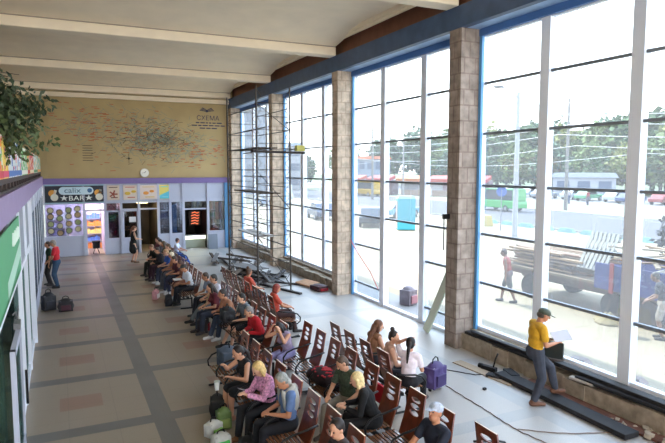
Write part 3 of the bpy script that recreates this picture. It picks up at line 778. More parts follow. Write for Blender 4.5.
    tm = mat('cloth_%s' % str(c), c, .85, var=.12, scale=14, bump=.15) if len(top) < 3 else mat('plaid_%s' % str(c), c, .85, var=.5, scale=30)
    if kind != 'none':
        mb = MB(); torso(mb, .014, kind in ('tee', 'long', 'dress', 'polo'))
        if kind in ('tee', 'polo', 'dresstee'):
            for a, e, w_ in arms: mb.cap(a, a+(e-a)*.62, .064*s, .062*s)
        if kind in ('long',):
            for a, e, w_ in arms: mb.cap(a, e, .064*s, .052*s); mb.cap(e, e+(w_-e)*.88, .052*s, .042*s)
        if kind == 'dress':
            if pose == 'stand': mb.cap(P+V((0, 0, -.0)), P+V((0, 0, -.32)), .17*s, .20*s)
            else:
                for a, k, n_, q in legs: mb.cap(a, a+(k-a)*.8, .11*s, .095*s)
        voxel(mb, 'dress' if kind == 'dress' else ('shirt' if kind != 'tank' else 'tank_top'), tm, body, vox)
    bk, bc = bottom[0], bottom[1]
    if bk != 'none':
        bmt = mat('cloth_%s' % str(bc), bc, .85, var=.15, scale=12, bump=.15)
        mb = MB(); mb.ell(P+V((0, 0, .0)), (.178*s, .142*s, .15*s))
        for a, k, n_, q in legs:
            if bk == 'trousers': mb.cap(a, k, .100*s, .074*s); mb.cap(k, k+(n_-k)*.93, .074*s, .058*s)
            elif bk == 'shorts': mb.cap(a, a+(k-a)*.85, .102*s, .088*s)
            elif bk == 'skirt': mb.cap(a, a+(k-a)*.9, .115*s, .10*s)
        voxel(mb, {'trousers': 'trousers', 'shorts': 'shorts', 'skirt': 'skirt'}[bk], bmt, body, vox)
    if shoes:
        sm = mat('shoe_%s' % str(shoes), shoes, .6)
        for a, k, n_, q in legs:
            MB().cap(n_+V((0, -.035, -.045)), n_+V((q*.02, .15*s, -.055)), .045*s, .038*s, 12).cap(n_+V((0, -.02, -.02)), n_+V((0, .03, -.03)), .048*s, .045*s, 12).build('shoe', sm, body, smooth=True)
    # hair
    hk, hc = hair
    hm = mat('hair_%s' % str(hc), hc, .6, var=.3, scale=30, bump=.3)
    mb = MB()
    if hk != 'bald' and hk != 'cap':
        mb.ell(Hc+Rh @ V((0, -.022, .045))*s, (.088*s, .098*s, .09*s), Rh)
        mb.ell(Hc+Rh @ V((0, -.05, .0))*s, (.082*s, .07*s, .085*s), Rh)
        if hk in ('long', 'bob'):
            for q in (1, -1): mb.cap(Hc+Rh @ V((q*.07, -.015, .02))*s, Hc+Rh @ V((q*.075, .0, -.10))*s, .03*s, .03*s)
        if hk == 'long':
            a = Hc+Rh @ V((0, -.07, -.02))*s; bb = T(0, -.13, .30); mb.cap(a, bb, .075*s, .05*s)
        if hk == 'bob': mb.ell(Hc+Rh @ V((0, -.04, -.06))*s, (.085*s, .065*s, .075*s), Rh)
        if hk == 'ponytail':
            a = Hc+Rh @ V((0, -.11, .03))*s; mb.cap(a, a+Rt @ V((0, -.06, -.12))*s, .035*s, .035*s); mb.cap(a+Rt @ V((0, -.06, -.1))*s, T(0, -.12, .34), .035*s, .018*s)
        if hk == 'bun': mb.ell(Hc+Rh @ V((0, -.06, .15))*s, (.045*s, .045*s, .045*s))
        voxel(mb, 'hair', hm, body, vox*.8, 2)
    if hk == 'cap':
        mb.ell(Hc+Rh @ V((0, -.008, .052))*s, (.088*s, .105*s, .078*s), Rh)
        mb.cap(Hc+Rh @ V((0, .08, .045))*s, Hc+Rh @ V((0, .15, .035))*s, .062*s, .05*s, 12, fx=.16, fdir=Rh @ V((0, 0, 1)))
        voxel(mb, 'cap', hm, body, vox*.8, 1)
        MB().ell(Hc+Rh @ V((0, -.045, -.005))*s, (.08*s, .065*s, .06*s), Rh).build('hair', mat('hair_dark_back', (70, 60, 52), .7), body, smooth=True)
    return body, dict(arms=arms, legs=legs, H=Hc, P=P)

# the man in yellow
pb, pi_ = person('standing man in yellow tee and dark cap reading a sheet at the window ledge', (7.74, 7.66), -22, 'stand', 1.78, lean=4, skin=1,
    head=(22, 0, 0), hands=[(.10, .30, 1.16), (-.12, .33, 1.15)], feet=[(.10, -.04, 0), (-.12, .42, .12)], elbow=[(.5, -.5, -.8), (-.5, -.5, -.8)],
    top=('tee', (214, 160, 36)), bottom=('trousers', (58, 62, 74)), hair=('cap', (72, 80, 66)), shoes=(112, 74, 54))
pb.scale = (1.16, 1.1, 1)
r = tag(MB().box((0, 0, 0), (.32, .24, .004)).build('paper_sheet', mat('paper_shade', (200, 202, 214), .7)), 'white paper sheet held by the man in yellow', 'paper')
r.location = (8.17, 7.47, 1.26); r.rotation_euler = (.55, -.15, -.4)
r = thing('document_case', 'dark flat case held under the paper by the man in yellow', 'case', (8.10, 7.56, .98), math.radians(-62))
MB().box((0, 0, 0), (.34, .06, .30)).build('body', mat('case_dark', (40, 46, 44), .5), r, bevel=.01)
MB().tube([(-.08, 0, .15), (-.08, 0, .2), (.08, 0, .2), (.08, 0, .15)], .01).build('handle', black_m, r)

SIT = 180
# near line
person('seated woman in black tank top leaning on her hand', (2.92, 9.45), 186, lean=18, female=True, skin=0, head=(20, 10, 0), hands=[(-.05, .52, .98), (-.15, .42, .78)],
       elbow=[(.5, .3, -.8), (-.6, .2, -.7)], top=('tank', (26, 26, 30)), bottom=('skirt', (16, 16, 20)), hair=('ponytail', (36, 26, 24)), feet=[(.05, .48, 0), (-.1, .42, 0)], shoes=(150, 110, 90))
b1, i1 = person('seated blond woman in pink checked shirt looking at a phone', (2.92, 8.5), 190, lean=10, female=True, skin=2, head=(34, 0, 0), hands=[(.06, .42, .80), (-.06, .42, .80)],
       top=('long', (214, 150, 186), 1), bottom=('trousers', (20, 20, 26)), hair=('bob', (214, 180, 116)), shoes=(120, 80, 50))
b2, i2 = person('seated grey haired man in blue shirt and pale vest', (2.98, 7.78), 178, lean=3, skin=1, h=1.72, head=(30, 8, 0), hands=[(.08, .30, .72), (-.08, .30, .72)],
       top=('tee', (96, 122, 168)), bottom=('trousers', (26, 28, 36)), hair=('short', (140, 142, 138)), shoes=(50, 40, 36))
vest = MB()
for q in (1, -1): vest.cap((q*.12, .10, .80), (q*.10, .13, 1.02), .05, .05, fx=.5, fdir=(0, 1, 0)); vest.cap((q*.12, .06, 1.02), (q*.11, -.03, 1.10), .045, .05)
vest.ell((0, -.06, .88), (.17, .09, .22)); voxel(vest, 'vest', mat('vest_pale', (176, 176, 170), .9, var=.1), b2, .012)
r = thing('mobile_phone', 'dark phone held by the blond woman in pink', 'phone', (2.47, 8.52, .84), math.radians(100))
MB().box((0, 0, 0), (.075, .15, .01), (.4, 0, 0)).build('case', black_m, r, bevel=.004)
MB().box((0, 0, .007), (.066, .135, .002), (.4, 0, 0)).build('screen', mat('phone_screen', (150, 160, 175), .2), r)
person('dark haired person seated at the lower picture edge behind the bench end', (3.02, 6.0), 175, lean=6, skin=0, head=(10, 30, 0), top=('tee', (70, 60, 60)), bottom=('trousers', (30, 30, 36)), hair=('short', (34, 26, 24)), shoes=(40, 40, 40))
# second line
person('seated man in grey cap and navy tee looking up', (4.24, 5.86), 185, lean=-3, hz=.5, skin=1, h=1.76, head=(-14, 12, 0), hands=[(.16, .40, .66), (-.14, .42, .74)], top=('tee', (28, 34, 50)), bottom=('trousers', (40, 40, 46)), hair=('cap', (176, 184, 200)), shoes=(50, 40, 40))
person('blond woman in long black top leaning forward away from view', (4.17, 7.3), 150, lean=20, female=True, skin=2, h=1.68, head=(18, 0, 0), hands=[(.10, .45, .72), (-.10, .42, .72)], top=('long', (14, 14, 17)), bottom=('trousers', (16, 16, 20)), hair=('bob', (224, 200, 146)), shoes=(30, 30, 30))
person('man in green striped shirt reclining beside the blond woman in black', (4.16, 8.15), 205, lean=2, skin=0, h=1.66, hz=.52, head=(30, -20, 20), hands=[(.14, .34, .66), (-.20, .30, .62)], top=('tee', (62, 74, 58), 1), bottom=('trousers', (128, 122, 110)), hair=('short', (84, 66, 54)), shoes=(60, 50, 44))
person('girl in lavender trousers bent with hands at her head', (4.2, 10.98), 205, lean=20, hz=.5, female=True, skin=0, h=1.6, head=(38, 0, 0), hands=[(.12, .38, 1.05), (-.12, .38, 1.02)], elbow=[(.6, .3, -.8), (-.6, .3, -.8)], top=('tank', (176, 160, 190)), bottom=('trousers', (150, 148, 196)), hair=('long', (26, 24, 28)), shoes=(160, 150, 170), feet=[(.14, .55, 0), (-.14, .45, 0)])
person('grey haired person in bright red jumper leaning forward', (4.02, 12.2), 186, lean=24, skin=0, head=(20, 0, 0), top=('long', (196, 30, 44)), bottom=('trousers', (30, 30, 38)), hair=('short', (130, 126, 124)), shoes=(40, 36, 36))
person('dark haired person in grey tee with bare calves', (4.06, 13.35), 190, lean=12, skin=2, head=(10, 0, 0), top=('tee', (112, 122, 134)), bottom=('shorts', (24, 24, 30)), hair=('short', (34, 30, 28)), shoes=(36, 32, 34), feet=[(.13, .62, 0), (-.1, .5, 0)])
person('bare chested tanned man in jeans leaning on his knees', (3.93, 14.15), 190, lean=26, skin=1, h=1.76, head=(8, 0, 0), hands=[(.06, .5, .72), (-.12, .45, .68)], top=('none', (0, 0, 0)), bottom=('trousers', (56, 66, 86)), hair=('short', (40, 34, 32)), shoes=(214, 214, 216), feet=[(.13, .60, 0), (-.1, .5, 0)])
person('long haired woman in burgundy top beside the bare chested man', (3.66, 14.85), 186, lean=10, female=True, skin=0, head=(14, 0, 0), top=('tee', (96, 30, 42)), bottom=('trousers', (48, 54, 70)), hair=('long', (38, 28, 26)), shoes=(40, 36, 40))
person('man in white tee with grey trousers and outstretched legs', (3.93, 15.85), 186, lean=4, skin=0, h=1.78, head=(12, 0, 0), top=('tee', (208, 206, 220)), bottom=('trousers', (104, 112, 118)), hair=('short', (52, 50, 46)), shoes=(30, 28, 30), feet=[(.14, .72, 0), (-.14, .66, 0)])
r = tag(MB().tube([(3.1, 14.9, .02), (3.5, 14.95, 1.0)], .014).tube([(3.5, 14.95, 1.0), (3.56, 14.95, 1.04), (3.6, 14.95, .98)], .014).build('walking_stick', mat('stick_wood', (190, 160, 120), .5)), 'pale walking stick leaning by the woman in burgundy', 'stick')
# window side line
person('woman with long brown hair sitting nearest the glass doors', (5.50, 9.75), 5, lean=8, female=True, skin=2, head=(16, -20, 0), top=('tank', (150, 110, 84)), bottom=('trousers', (40, 36, 44)), hair=('long', (112, 74, 54)), shoes=(80, 60, 50), near=True)
person('dark haired woman with bare shoulders turned to the girl in white', (5.40, 9.0), -20, lean=8, female=True, skin=2, head=(8, -40, 0), top=('tank', (190, 150, 130)), bottom=('shorts', (30, 28, 34)), hair=('bun', (40, 30, 28)), shoes=(90, 70, 60))
person('girl in white tee with dark ponytail sitting with back to view', (5.50, 8.42), 38, lean=8, female=True, skin=0, h=1.66, head=(6, 10, 0), hands=[(.10, .36, .72), (-.10, .22, 1.22)], elbow=[(.5, -.5, -.8), (-.9, .2, -.5)], top=('tee', (232, 222, 232)), bottom=('trousers', (22, 22, 28)), hair=('ponytail', (34, 26, 26)), shoes=(60, 50, 50))
person('woman with hair bun in coral top facing the windows', (5.05, 16.5), 10, lean=-2, female=True, skin=1, h=1.72, head=(0, 20, 0), top=('tee', (206, 92, 74)), bottom=('trousers', (60, 60, 70)), hair=('bun', (84, 62, 48)), near=False)
person('person in rust red top facing the windows behind the red jumper', (5.0, 14.0), -5, lean=-4, skin=1, head=(20, 0, 0), top=('tee', (196, 78, 60)), bottom=('trousers', (70, 50, 50)), hair=('bob', (140, 60, 50)), near=False)
# far cluster
far = [
 ('reader in white tee and dark cap with an open book', (3.50, 18.35), 188, 20, ('tee', (222, 228, 236)), ('trousers', (30, 32, 42)), ('cap', (44, 42, 44)), (40, 40, 40)),
 ('person in tan top with bare legs beside the white shirted reader', (3.55, 19.1), 186, 22, ('tee', (150, 96, 74)), ('shorts', (170, 112, 92)), ('short', (90, 60, 50)), (200, 200, 200)),
 ('white haired person in orange shirt', (3.52, 21.1), 184, 10, ('tee', (214, 150, 110)), ('trousers', (90, 90, 100)), ('bob', (224, 210, 184)), (80, 80, 80)),
 ('blond person in bright blue shirt', (3.50, 22.0), 188, 14, ('tee', (52, 92, 178)), ('trousers', (58, 66, 90)), ('short', (190, 150, 110)), (210, 210, 215)),
 ('person in dark jacket between the blue shirt and the black dress', (3.35, 22.8), 190, 20, ('long', (40, 36, 44)), ('trousers', (60, 34, 48)), ('short', (60, 46, 40)), (60, 50, 50)),
 ('person in black at the left side of the far group', (3.3, 23.9), 200, 24, ('tee', (30, 34, 30)), ('trousers', (44, 46, 40)), ('short', (120, 90, 66)), (40, 40, 40)),
 ('person in burgundy top at the back of the far group', (3.72, 25.9), 200, 6, ('tee', (110, 60, 74)), ('trousers', (44, 40, 48)), ('short', (60, 36, 30)), (40, 40, 40)),
 ('person in black and white striped top', (3.75, 25.2), 180, 10, ('long', (120, 116, 130), 1), ('trousers', (40, 40, 50)), ('short', (44, 34, 32)), (40, 40, 40)),
 ('person in dark green top next to the striped one', (3.75, 24.4), 184, 8, ('tee', (62, 70, 50)), ('trousers', (40, 40, 46)), ('bob', (80, 64, 44)), (40, 40, 40)),
 ('person in maroon top with phone between the orange and the tan tops', (3.5, 20.2), 190, 18, ('tee', (92, 44, 56)), ('trousers', (54, 60, 84)), ('short', (60, 44, 38)), (210, 210, 214)),
 ('person in olive jacket behind the black clothed one', (3.75, 23.4), 176, 4, ('long', (84, 80, 62)), ('trousers', (40, 40, 46)), ('short', (104, 84, 64)), (40, 40, 40)),
 ('person in grey blue shirt next to the man in white tee', (3.72, 16.5), 184, 14, ('tee', (120, 130, 150)), ('trousers', (50, 52, 62)), ('short', (70, 56, 48)), (60, 60, 60)),
]
for lab, loc, fc, ln, tp, bt, hr, sh_ in far:
    person(lab, (loc[0]+.2, loc[1]), fc, lean=ln*.8, skin=random.randint(0, 2), head=(14, 0, 0), top=tp, bottom=bt, hair=hr, shoes=sh_, near=False)
person('child in white and blue top with jeans facing the windows', (4.62, 25.9), -25, lean=2, h=1.5, skin=0, head=(4, 40, 0), top=('tee', (196, 204, 226)), bottom=('trousers', (52, 88, 170)), hair=('short', (60, 38, 34)), shoes=(60, 60, 80), feet=[(.1, .5, .0), (-.1, .55, .0)], near=False)
person('standing woman in short black dress by the dark shop door', (2.98, 27.5), 10, 'stand', 1.68, lean=0, female=True, skin=2, head=(14, 0, 0), hands=[(.10, .28, 1.08), (-.12, .26, 1.08)], top=('dress', (24, 24, 28)), bottom=('none', 0), hair=('ponytail', (110, 70, 50)), shoes=(120, 90, 70), near=False)
person('standing man in red tee and jeans at the left shop window', (-.18, 22.8), 165, 'stand', 1.74, lean=2, skin=1, head=(16, 0, 0), hands=[(.12, .28, .98), (-.14, .26, 1.0)], top=('tee', (200, 36, 50)), bottom=('trousers', (50, 74, 100)), hair=('short', (150, 140, 130)), shoes=(36, 32, 32), near=False)
person('standing person in dark green clothes beside the man in red', (-.42, 23.4), 185, 'stand', 1.62, lean=0, skin=1, top=('tee', (40, 70, 50)), bottom=('trousers', (50, 44, 44)), hair=('short', (70, 50, 40)), shoes=(50, 44, 44), near=False)

# open book for the reader
r = thing('open_book', 'open book on the lap of the white shirted reader', 'book', (3.30, 18.35, .78), math.radians(95))
for q in (-1, 1): MB().box((q*.09, 0, .01), (.18, .25, .012), (0, -q*.15, 0)).build('page', mat('paper', (226, 226, 228), .7), r)

# ------------------------------------------------------------------ bags
def bag(name, label, cat, loc, dims, c, rz=0, handle=True, c2=None, strap=False):
    r = thing(name, label, cat, (loc[0], loc[1], loc[2] if len(loc) > 2 else 0), math.radians(rz))
    w_, d, h = dims; mb = MB()
    mb.ell((0, 0, h*.38), (w_*.52, d*.52, h*.42)); mb.box((0, 0, h*.42), (w_*.86, d*.8, h*.8)); mb.ell((0, 0, h*.72), (w_*.42, d*.44, h*.30))
    o = voxel(mb, 'body', mat('bag_%s' % str(c), c, .6, var=.15, scale=9, bump=.2), r, .014, 4)
    if handle: MB().tube([(-w_*.2, 0, h*.92), (-w_*.16, 0, h*1.12), (0, 0, h*1.2), (w_*.16, 0, h*1.12), (w_*.2, 0, h*.92)], .012).build('handle', black_m, r, smooth=True)
    if c2:
        pk = MB().box((0, -d*.46, h*.34), (w_*.6, .05, h*.42)).build('pocket', mat('bag_%s' % str(c2), c2, .6), o, bevel=.015)
        MB().tube([(-w_*.36, -d*.25, h*.82), (0, -d*.3, h*.88), (w_*.36, -d*.25, h*.82)], .006, 6).build('zip', mat('zip_grey', (150, 150, 155), .4), o)
    return r
r = bag('suitcase', 'purple suitcase standing beside the girl in white', 'suitcase', (6.50, 9.0, .05), (.5, .32, .5), (74, 60, 112), 20, c2=(60, 48, 96))
for q in (-1, 1): MB().cyl((q*.17, 0, -.02), .035, .03, 'x', 12).build('wheel', black_m, r)
bag('backpack', 'tall black backpack on the floor by the left shops', 'bag', (-.42, 19.25), (.42, .36, .55), (30, 32, 40), 20, c2=(42, 44, 56))
bag('duffel_bag', 'round black and wine bag beside the tall black backpack', 'bag', (.05, 18.95), (.46, .4, .38), (26, 24, 30), 0, c2=(70, 30, 44))
bag('handbag', 'black handbag on floor in front of the white shirted reader', 'bag', (2.98, 18.3), (.42, .26, .36), (20, 22, 28), 80)
bag('carrier_bag', 'pink and white carrier bag left of the black handbag', 'bag', (2.75, 19.4), (.3, .2, .34), (206, 150, 160), 60, c2=(230, 225, 226))
bag('backpack', 'black and red rucksack at the feet of the bare chested man', 'bag', (3.30, 14.9), (.4, .34, .44), (34, 26, 34), 70, c2=(150, 24, 48))
bag('duffel_bag', 'blue grey rucksack on the bench in front of the red jumper', 'bag', (2.85, 10.75, .44), (.5, .4, .42), (76, 88, 106), 95, c2=(60, 70, 88))
bag('travel_bag', 'large black bag on the lap of the person with bare calves', 'bag', (3.56, 13.4, .62), (.5, .36, .36), (22, 22, 28), 90)
bag('travel_bag', 'black bag with white cup on top by the tank top woman', 'bag', (2.33, 9.55), (.34, .28, .42), (22, 22, 26), 80)
r = thing('paper_cup', 'white cup standing on the small black bag', 'cup', (2.33, 9.55, .50))
MB().cyl((0, 0, .06), .035, .14, 'z', 16, .048).build('cup_wall', mat('cup_white', (224, 228, 224), .5), r)
MB().cyl((0, 0, .14), .05, .02, 'z', 16).build('lid', mat('cup_lid', (200, 206, 200), .5), r)
bag('carrier_bag', 'white plastic bag with green print at the old man feet', 'bag', (2.10, 8.9), (.30, .24, .26), (206, 208, 204), 30, c2=(120, 180, 80))
bag('carrier_bag', 'white and green plastic bag at the lower left of the benches', 'bag', (2.12, 8.5), (.32, .26, .22), (196, 200, 198), 10, c2=(70, 190, 90))
bag('carrier_bag', 'leafy green shopping bag between white bag and black bag', 'bag', (2.32, 9.1), (.28, .24, .36), (92, 116, 60), 0, c2=(130, 150, 80))
bag('travel_bag', 'black holdall under the knees of the grey haired man', 'bag', (2.45, 8.0), (.46, .36, .3), (20, 20, 24), 90)
r = thing('flowered_bundle', 'dark bundle with red flowers lying on the slatted bench seat', 'bundle', (4.2, 9.15, .44), 0)
mb = MB().ell((0, 0, .12), (.24, .42, .15)).ell((.05, -.3, .1), (.2, .25, .12)).ell((-.05, .25, .1), (.2, .22, .12))
voxel(mb, 'cloth', mat('bundle_dark', (34, 22, 28), .9, bump=.3, scale=8), r, .014)
mb = MB()
for _ in range(34):
    a = random.uniform(0, 6.28); q = random.uniform(.1, .9); mb.ell((.2*q*math.cos(a), .42*q*math.sin(a), .12+.15*math.sqrt(1-q*q)), (.035, .035, .015), n=8, m=5)
mb.build('flowers', mat('flower_red', (180, 40, 52), .8), r)
r = tag(MB().b(4.66, 4.70, 7.82, 8.16, .42, .74).build('red_cloth', mat('cloth_red', (186, 24, 44), .8)), 'small red cloth hanging behind the blond woman in black', 'cloth')

# ------------------------------------------------------------------ scaffold
steel = mat('scaffold_steel', (74, 68, 64), .5, .4, var=.3, scale=9)
sx0, sx1, sy0, sy1 = 6.05, 7.25, 18.65, 22.3
sc = thing('scaffold_tower', 'tall steel scaffold tower in front of the far windows', 'scaffold', (6.65, 20.5, 0))
ax, ay = .6, 1.825
for x in (-ax, ax):
    for y in (-ay, ay):
        MB().tube([(x, y, .02), (x, y, 7.05)], .03).build('post', steel, sc)
        MB().cyl((x, y, .015), .09, .03).build('base_plate', steel, sc)
for lv in range(5):
    for y in (-ay, ay):
        mb = MB(); zb = .2+lv*1.35
        for q in range(3): mb.tube([(-ax, y, zb+q*.45), (ax, y, zb+q*.45)], .014, 6)
        for q in range(3):
            s_ = -1 if q % 2 else 1
            mb.tube([(-ax, y, zb+q*.45), (-ax+.17, y, zb+q*.45+.22), (-ax, y, zb+q*.45+.45)], .010, 6).tube([(ax, y, zb+q*.45), (ax-.17, y, zb+q*.45+.22), (ax, y, zb+q*.45+.45)], .010, 6)
        mb.build('ladder_frame', steel, sc)
    for x in (-ax, ax):
        z = .2+lv*1.35
        mb = MB().tube([(x, -ay, z), (x, ay, z)], .017, 6).tube([(x, -ay, z+.75), (x, ay, z+.75)], .014, 6)
        mb.build('side_rail', steel, sc)
    if lv in (0, 2, 4): MB().tube([(ax, -ay, .2+lv*1.35), (ax, ay, 1.5+lv*1.35)], .014, 6).build('diagonal_brace', steel, sc)
deckm = mat('deck_board', (84, 72, 64), .9, var=.2)
for z, off in ((1.86, 0), (3.4, .0), (4.95, -.1)):
    for q in range(2):
        o = MB().box((0, 0, 0), (.26, 3.6 if z > 2 else 2.6, .045)).build('scaffold_plank', mat('deck_pale', (190, 186, 180), .8) if z < 2 else deckm)
        o.location = (6.4+q*.34+off, 20.5, z+.05); o.rotation_euler = (0, 0, .02*q)
        tag(o, '%s plank laid across the scaffold tower, %s' % ({1.86: 'lowest pale', 3.4: 'middle dark', 4.95: 'top dark'}[z], 'room side' if q == 0 else 'window side'), 'plank', 'planks on the scaffold tower')
# top dark platform crossing beyond the tower edge
r = tag(MB().box((0, 0, 0), (1.9, .25, .07)).build('scaffold_plank', mat('plank_dark', (50, 44, 44), .8)), 'thick dark board lying crosswise high on the scaffold', 'plank'); r.location = (6.85, 18.75, 4.86); r.rotation_euler = (0, .02, 0)
r = tag(MB().box((0, 0, 0), (.3, .2, .2)).build('yellow_box', mat('yellow_plastic', (206, 200, 110), .6)), 'small yellow box at the right end of the high scaffold board', 'box'); r.location = (7.65, 18.75, 5.0)

# debris heap
rnd = random.Random(4)
dm = [mat('scrap_dark', (66, 62, 62), .7, .2), mat('scrap_mid', (104, 100, 98), .7), mat('scrap_brown', (92, 74, 60), .8)]
for k in range(22):
    L = rnd.uniform(1.6, 3.4); a = rnd.uniform(-.5, .5)+(PI/2 if rnd.random() < .7 else .8)
    x, y = rnd.uniform(6.3, 7.7), rnd.uniform(20.2, 26.6); z = .05+.035*(k % 6)
    o = MB().box((0, 0, 0), (L, rnd.uniform(.08, .2), .05)).box((0, .05, .03), (L, .02, .06)).build('steel_profile', dm[k % 3])
    o.location = (x, y, z); o.rotation_euler = (0, rnd.uniform(-.02, .02), a)
    tag(o, 'dark scrap profile lying in the heap under the scaffold', 'scrap', 'scrap profiles heaped under the scaffold')
r = tag(MB().box((0, 0, 0), (.9, 1.5, .03)).build('sheet_panel', dm[1]), 'grey sheet panel lying on the scrap heap', 'panel'); r.location = (6.9, 22.6, .28); r.rotation_euler = (.05, .04, .5)
for i, (x, y, a, lab) in enumerate(((6.9, 19.3, 1.9, 'long dark bar lying on the floor at the tower foot'), (7.5, 20.0, 2.2, 'second dark bar lying toward the ledge by the tower'))):
    o = MB().box((0, 0, 0), (2.8, .1, .06)).build('steel_bar', dm[0]); o.location = (x, y, .03); o.rotation_euler = (0, 0, a); tag(o, lab, 'bar')
r = tag(MB().box((0, 0, 0), (.5, .9, .05)).build('wooden_board', mat('raw_board', (196, 150, 112), .8, var=.1)), 'tan wooden board on the ledge foot beside the pillar', 'board'); r.location = (8.15, 19.3, .10); r.rotation_euler = (0, -.12, .2)
bag('rag_bundle', 'dark and red rags heaped at the pillar foot', 'rags', (8.2, 18.35), (.5, .7, .22), (70, 34, 40), 10, handle=False, c2=(170, 40, 52))

# black boards on ledge and floor
bb = mat('black_board', (34, 32, 34), .75, var=.3, scale=6)
def board(lab, x, y, z, L, w_, h, rz, rx=0, m=bb, name='black_board'):
    o = MB().box((0, 0, 0), (w_, L, h)).build(name, m, bevel=.01); o.location = (x, y, z); o.rotation_euler = (rx, 0, rz); tag(o, lab, 'board'); return o
board('black board on the ledge between the pillar and the man in yellow', 8.74, 9.55, .40, 2.5, .22, .07, .0)
board('thin black board below the ledge board behind the man in yellow', 8.70, 9.4, .475, 2.3, .12, .05, .03)
board('upper long black board on the ledge at the right edge', 8.78, 6.65, .47, 2.9, .2, .08, .0)
board('lower long black board on the ledge at the right edge', 8.70, 6.2, .41, 2.6, .16, .06, .03)
board('long black board lying on the floor beside the ledge', 8.12, 7.45, .06, 3.1, .32, .09, -.02)
board('brown plank lying in the gap between floor board and ledge', 8.46, 7.0, .03, 3.0, .18, .05, .01, m=mat('plank_red_brown', (104, 66, 52), .85, var=.25), name='brown_plank')
board('broken pale slab piece on the ledge corner', 8.62, 7.35, .38, .5, .12, .05, .1, m=mat('slab_pale', (190, 182, 170), .9), name='broken_slab')
board('second thin brown plank in the gap nearer the window ledge', 8.36, 5.9, .03, 1.6, .12, .04, .06, m=mat('plank_red_brown', (104, 66, 52), .85), name='brown_plank')
r = tag(voxel(MB().ell((0, 0, .08), (.16, .12, .08)).ell((.12, .1, .06), (.12, .14, .07)).box((-.1, .05, .07), (.14, .1, .1)), 'rubble_heap', mat('rubble', (70, 60, 56), .9), None, .014), 'small dark rubble heap on the ledge by the standing man', 'rubble'); r.location = (8.82, 8.15, .44)
for i, (x, y) in enumerate(((8.0, 8.95), (8.15, 8.7), (8.3, 8.85))):
    o = MB().box((0, 0, 0), (.18, .4, .06)).build('wood_offcut', bb); o.location = (x, y, .03+.03*i); o.rotation_euler = (0, 0, .5-i*.4)
    tag(o, 'short black offcut by the feet of the man in yellow', 'offcut', 'black offcuts by the standing man')
r = thing('power_tool', 'black power tool lying by the ledge behind the man in yellow', 'tool', (8.15, 9.35, 0), .3)
MB().box((0, 0, .05), (.13, .34, .1)).cyl((0, .2, .06), .055, .12, 'y').build('body', black_m, r, bevel=.02)
MB().tube([(0, -.1, .1), (-.02, -.16, .3), (0, -.2, .42)], .018).build('handle', black_m, r)
def cable(lab, pts, rr=.008, z=.01, c=(120, 100, 88)):
    p = []
    for (x, y), (x2, y2) in zip(pts, pts[1:]):
        for t in range(6): p.append((x+(x2-x)*t/6+.01*math.sin(t*2+x*9), y+(y2-y)*t/6, z))
    p.append((*pts[-1], z)); return tag(MB().tube(p, rr, 6).build('cable', mat('cable_%s' % str(c), c, .6)), lab, 'cable')
cable('long thin cable running over the floor from the suitcase', [(6.79, 9.03), (6.75, 8.38), (6.73, 7.8), (6.68, 7.28), (6.67, 6.87), (6.75, 6.41), (6.9, 5.6)])
cable('second cable branching off toward the ledge', [(6.70, 6.95), (7.08, 6.63), (7.42, 6.43), (8.0, 6.2)])
cable('dark cable looping to the power tool', [(7.35, 9.75), (7.7, 9.25), (8.0, 9.2), (8.1, 9.3)], .01, .011, (50, 44, 44))
cable('dark cable hanging over the ledge at the right edge', [(8.55, 5.4), (8.4, 5.7), (8.52, 6.0), (8.4, 6.2)], .012, .02, (50, 44, 45))
# rubble on the ledge
for k in range(14):
    y = random.uniform(5.2, 6.6); x = random.uniform(8.3, 8.56); q = random.uniform(.04, .09)
    o = MB().box((0, 0, 0), (q*1.6, q*1.2, q), (.3*k, .2, k), .7).build('rubble_chunk', ledge_m); o.location = (x, y, q*.5+.02)
    tag(o, 'broken plaster chunk in the gap by the ledge', 'rubble', 'plaster chunks by the ledge')
tag(MB().box((7.95, 9.3, .012), (.25, 1.6, .02), (0, 0, .1)).build('floor_strip', mat('bare_screed', (170, 150, 128), .9)), 'tan bare strip board on the pale floor near the pillar', 'strip')
tag(MB().box((7.35, 8.55, .02), (.06, .05, .04)).build('small_stone', bb), 'tiny dark stone on the pale floor', 'stone')
r = board('long pale board leaning against the pillar', 8.5, 12.15, 1.35, 2.75, .22, .05, 0, m=mat('lean_board', (206, 214, 196), .7), name='leaning_board')
d_ = V((.16, -.82, 1.75)); r.rotation_euler = d_.to_track_quat('Y', 'X').to_euler(); r.location = V((8.60, 12.36, .02))+d_.normalized()*1.38
r = thing('wall_bracket', 'small dark bracket sticking out of the near pillar', 'bracket', (8.42, 11.2, 3.1))
MB().b(-.18, 0, -.03, .03, .0, .12).build('plate', black_m, r); MB().tube([(-.15, 0, .02), (-.15, 0, -.75)], .014).build('rod', black_m, r)
# loose ribbon tape
tape = MB(); pts = [(8.85, 17.2, 1.9), (8.8, 16.6, 1.55), (8.9, 15.9, 1.0), (8.9, 15.4, .55)]
tag(tape.tube(pts, .015, 6).build('barrier_tape', mat('tape_pink', (226, 120, 120), .6)), 'red and white barrier tape hanging across the open door', 'tape')

